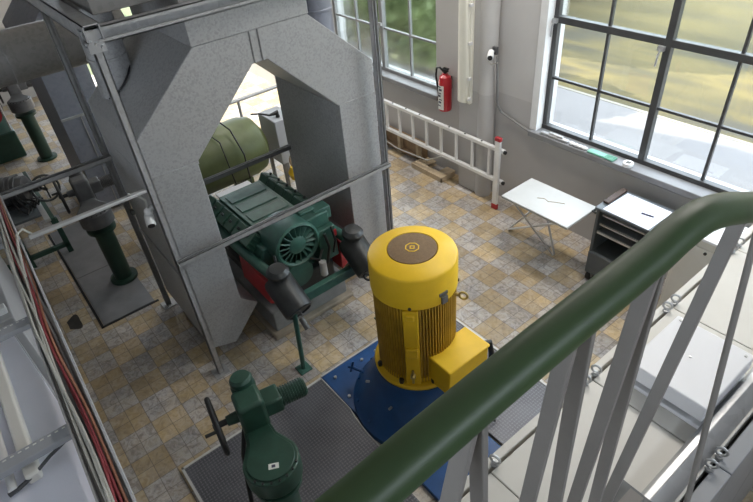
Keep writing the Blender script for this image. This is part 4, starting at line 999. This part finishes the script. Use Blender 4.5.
hp = [V3((-2.06, -.245, 1.955)), V3((-2.05, -.30, 1.955)), V3((-2.03, -.38, 1.94)), V3((-2.01, -.46, 1.91)), V3((-2.0, -.53, 1.895)), V3((-2.0, -.57, 1.89))]
o = MB().tube(hp, [.008, .008, .008, .008, .010, .012], 10).build('grey_hose', M['cable_dark'], org=(-1.95, -.35, 1.88)); tag(o, 'dark grey hose drooping from the tray over the white sheet', 'hose')

# white dome camera on the front left post
t = thing('security_camera', 'white bullet camera hanging from the front left post of the frame', 'security camera', (-3.80, .72, 1.80), 'security cameras')
MB().box((-3.86, .735, 1.75), (-3.80, .775, 1.90)).build('mount_plate', M['cabinet_g'], t, bevel=.004)
MB().cyl((-3.83, .74, 1.84), (-3.82, .70, 1.82), .018, seg=12).sphere((-3.82, .695, 1.82), .032).build('swivel', M['white'], t)
cd = (.85, -.25, -.50)
cb = MB().lathe([(0, -.055), (.029, -.05), (.035, -.03), (.035, .045), (.031, .052)], (-3.80, .68, 1.765), cd, 22).build('camera_body', M['white'], t)
MB().lathe([(.027, .051), (.027, .056), (0, .057)], (-3.80, .68, 1.765), cd, 18).build('lens', M['black'], cb)
o = MB().tube([V3((-3.82, .70, 1.85)), V3((-3.80, .70, 1.93)), V3((-3.78, .66, 1.99)), V3((-3.77, .60, 2.04))], .007, 8).build('camera_lead', M['cable_white'], org=(-3.8, .7, 1.85)); tag(o, 'short white lead looping from the post camera up to the trunking', 'cable')
o = MB().tube([V3((-3.77, -.04, 2.035)), V3((-3.76, -.07, 2.09)), V3((-3.72, -.11, 2.09)), V3((-3.6, -.14, 2.05)), V3((-3.3, -.17, 2.035))], .008, 8).build('white_lead', M['cable_white'], org=(-3.75, -.1, 2.03)); tag(o, 'white lead looping from the trunking end down into the cable tray', 'cable')

# ------------------------------------------------------------------ stair railing in the foreground
RX = -.25
t = thing('stair_railing', 'thick green handrail on grey flat bars in the foreground', 'railing', (RX, .5, 2.42))
path = [(RX, -.9, 3.43), (RX, -.4, 3.452), (RX, 0, 3.472), (RX, .1, 3.478), (RX, .2, 3.487), (RX, .3, 3.492), (RX, .4, 3.495), (RX, .55, 3.496), (RX, .63, 3.497)] + [(RX, .68, 3.503), (RX, .72, 3.504), (RX, .76, 3.499), (RX, .80, 3.487), (RX, .85, 3.468)]
y, z = .85, 3.468
for k in range(5): y += .2; z -= .09; path.append((RX, y, z))
MB().tube(path, .027, 28).build('handrail', M['green_rail'], t)
bars = [((.249, 3.324), (.263, 3.39)), ((.304, 3.255), (.291, 3.416)), ((.425, 3.102), (.449, 3.39)), ((.517, 2.985), (.499, 3.348)), ((.596, 2.886), (.624, 3.242)), ((.700, 2.744), (.672, 3.202)), ((.768, 2.682), (.895, 3.25))]
for (b0, t0) in bars:
    dy = (t0[0]-b0[0])/(t0[1]-b0[1]); dy = max(-.06, min(.22, dy))
    zt_ = 3.470; 
    yb = b0[0]-(b0[1]-2.45)*dy; yt = b0[0]+(zt_-b0[1])*dy
    if yt > .75: zt_ = 3.44
    a = V3((RX, yb, 2.45)); b2 = V3((RX, yt, zt_)); d = (b2-a).normalized(); L = (b2-a).length
    u = V3((1, 0, 0)); v = d.cross(u)
    m = Matrix(((u.x, v.x, d.x, a.x), (u.y, v.y, d.y, a.y), (u.z, v.z, d.z, a.z), (0, 0, 0, 1)))
    MB().box((-.0125, -.005, 0), (.0125, .005, L), m).build('baluster', M['baluster'], t, bevel=.0015)
MB().box((RX-.02, -.9, 2.43), (RX+.02, .98, 2.45)).build('bottom_rail', M['baluster'], t)
MB().cyl((-.14, .986, 2.44), (-.14, .986, 2.557), .007, seg=12).cyl((-.14, .986, 2.557), (-.262, 1.105, 3.32), .007, seg=12).build('brace_rod', M['baluster'], t)
struct(MB().box((-.30, -5.0, 2.34), (1.6, 1.0, 2.43)).box((XL, -5.0, 2.34), (-.30, -2.2, 2.43)).build('walkway_shade_slab', M['concrete']))  # walkway under the railing, plus an unseen slab added to shade the left floor

# ------------------------------------------------------------------ light
def area(name, loc, rot, sx, sy, power, col=(1, 1, 1), portal=False):
    l = bpy.data.lights.new(name, 'AREA'); l.shape = 'RECTANGLE'; l.size = sx; l.size_y = sy; l.energy = power; l.color = col
    o = bpy.data.objects.new(name, l); COL.objects.link(o); o.location = loc; o.rotation_euler = rot
    if portal: l.cycles.is_portal = True
    return o
w = bpy.data.worlds.new('world'); SC.world = w; w.use_nodes = True
nt = w.node_tree; nt.nodes.clear()
out = nt.nodes.new('ShaderNodeOutputWorld'); bg = nt.nodes.new('ShaderNodeBackground')
bg.inputs[0].default_value = (0.80, 0.89, 1.0, 1); bg.inputs[1].default_value = 8.0
nt.links.new(bg.outputs[0], out.inputs[0])
# portals at the openings
area('portal_window', ((W2[0]+W2[1])/2, YW+.35, 2.25), (-PI/2, 0, 0), 3.5, 2.3, 1, portal=True)
area('portal_window', ((W1[0]+W1[1])/2, YW+.35, 2.2), (-PI/2, 0, 0), 2.3, 2.3, 1, portal=True)
area('portal_window', ((W3[0]+W3[1])/2, YW+.35, 2.2), (-PI/2, 0, 0), 2.3, 2.3, 1, portal=True)
area('portal_window', (-1.0, YF-.35, 3.32), (PI/2, 0, 0), 6.0, 1.15, 1, portal=True)
area('portal_window', (XR+.35, 2.0, 4.7), (PI/2, 0, PI/2), 4.0, 1.0, 1, portal=True)
area('portal_door', (XL-.35, 3.2, 2.15), (PI/2, 0, -PI/2), 2.4, 4.3, 1, portal=True)
s = bpy.data.lights.new('sun', 'SUN'); s.energy = 15.0; s.angle = .01; s.color = (1, .93, .8)
so = bpy.data.objects.new('sun', s); COL.objects.link(so)
so.rotation_euler = V3((1, .27, -.72)).to_track_quat('-Z', 'Y').to_euler()
# unseen area lamps added to brighten the floor on the window side
for (x, y) in ((-1.6, 3.9), (-4.4, 4.0), (-8.0, 3.8)):
    area('fill_lamp', (x, y, 5.0), (0, 0, 0), 1.8, .5, 75, (1, .96, .90))

# ------------------------------------------------------------------ camera
yaw, pit, rol = (math.radians(a) for a in (144.72, 38.09, 5.776))
fw = V3((math.cos(yaw)*math.cos(pit), math.sin(yaw)*math.cos(pit), -math.sin(pit)))
r0 = V3((math.sin(yaw), -math.cos(yaw), 0)); d0 = fw.cross(r0)
rt = r0*math.cos(rol)+d0*math.sin(rol); dn = -r0*math.sin(rol)+d0*math.cos(rol)
cam = bpy.data.cameras.new('camera'); co = bpy.data.objects.new('camera', cam); COL.objects.link(co)
cam.sensor_width = 36; cam.lens = 560*36/753; cam.clip_start = .05; cam.clip_end = 200
co.matrix_world = Matrix(((rt.x, -dn.x, -fw.x, 0), (rt.y, -dn.y, -fw.y, 0), (rt.z, -dn.z, -fw.z, 4.0), (0, 0, 0, 1)))
SC.camera = co
for o in SC.objects:
    if '_org' in o: del o['_org']
SC.view_settings.view_transform = 'Standard'; SC.view_settings.look = 'None'
SC.view_settings.gamma = 1; SC.view_settings.use_curve_mapping = False
SC.view_settings.exposure = 0.0
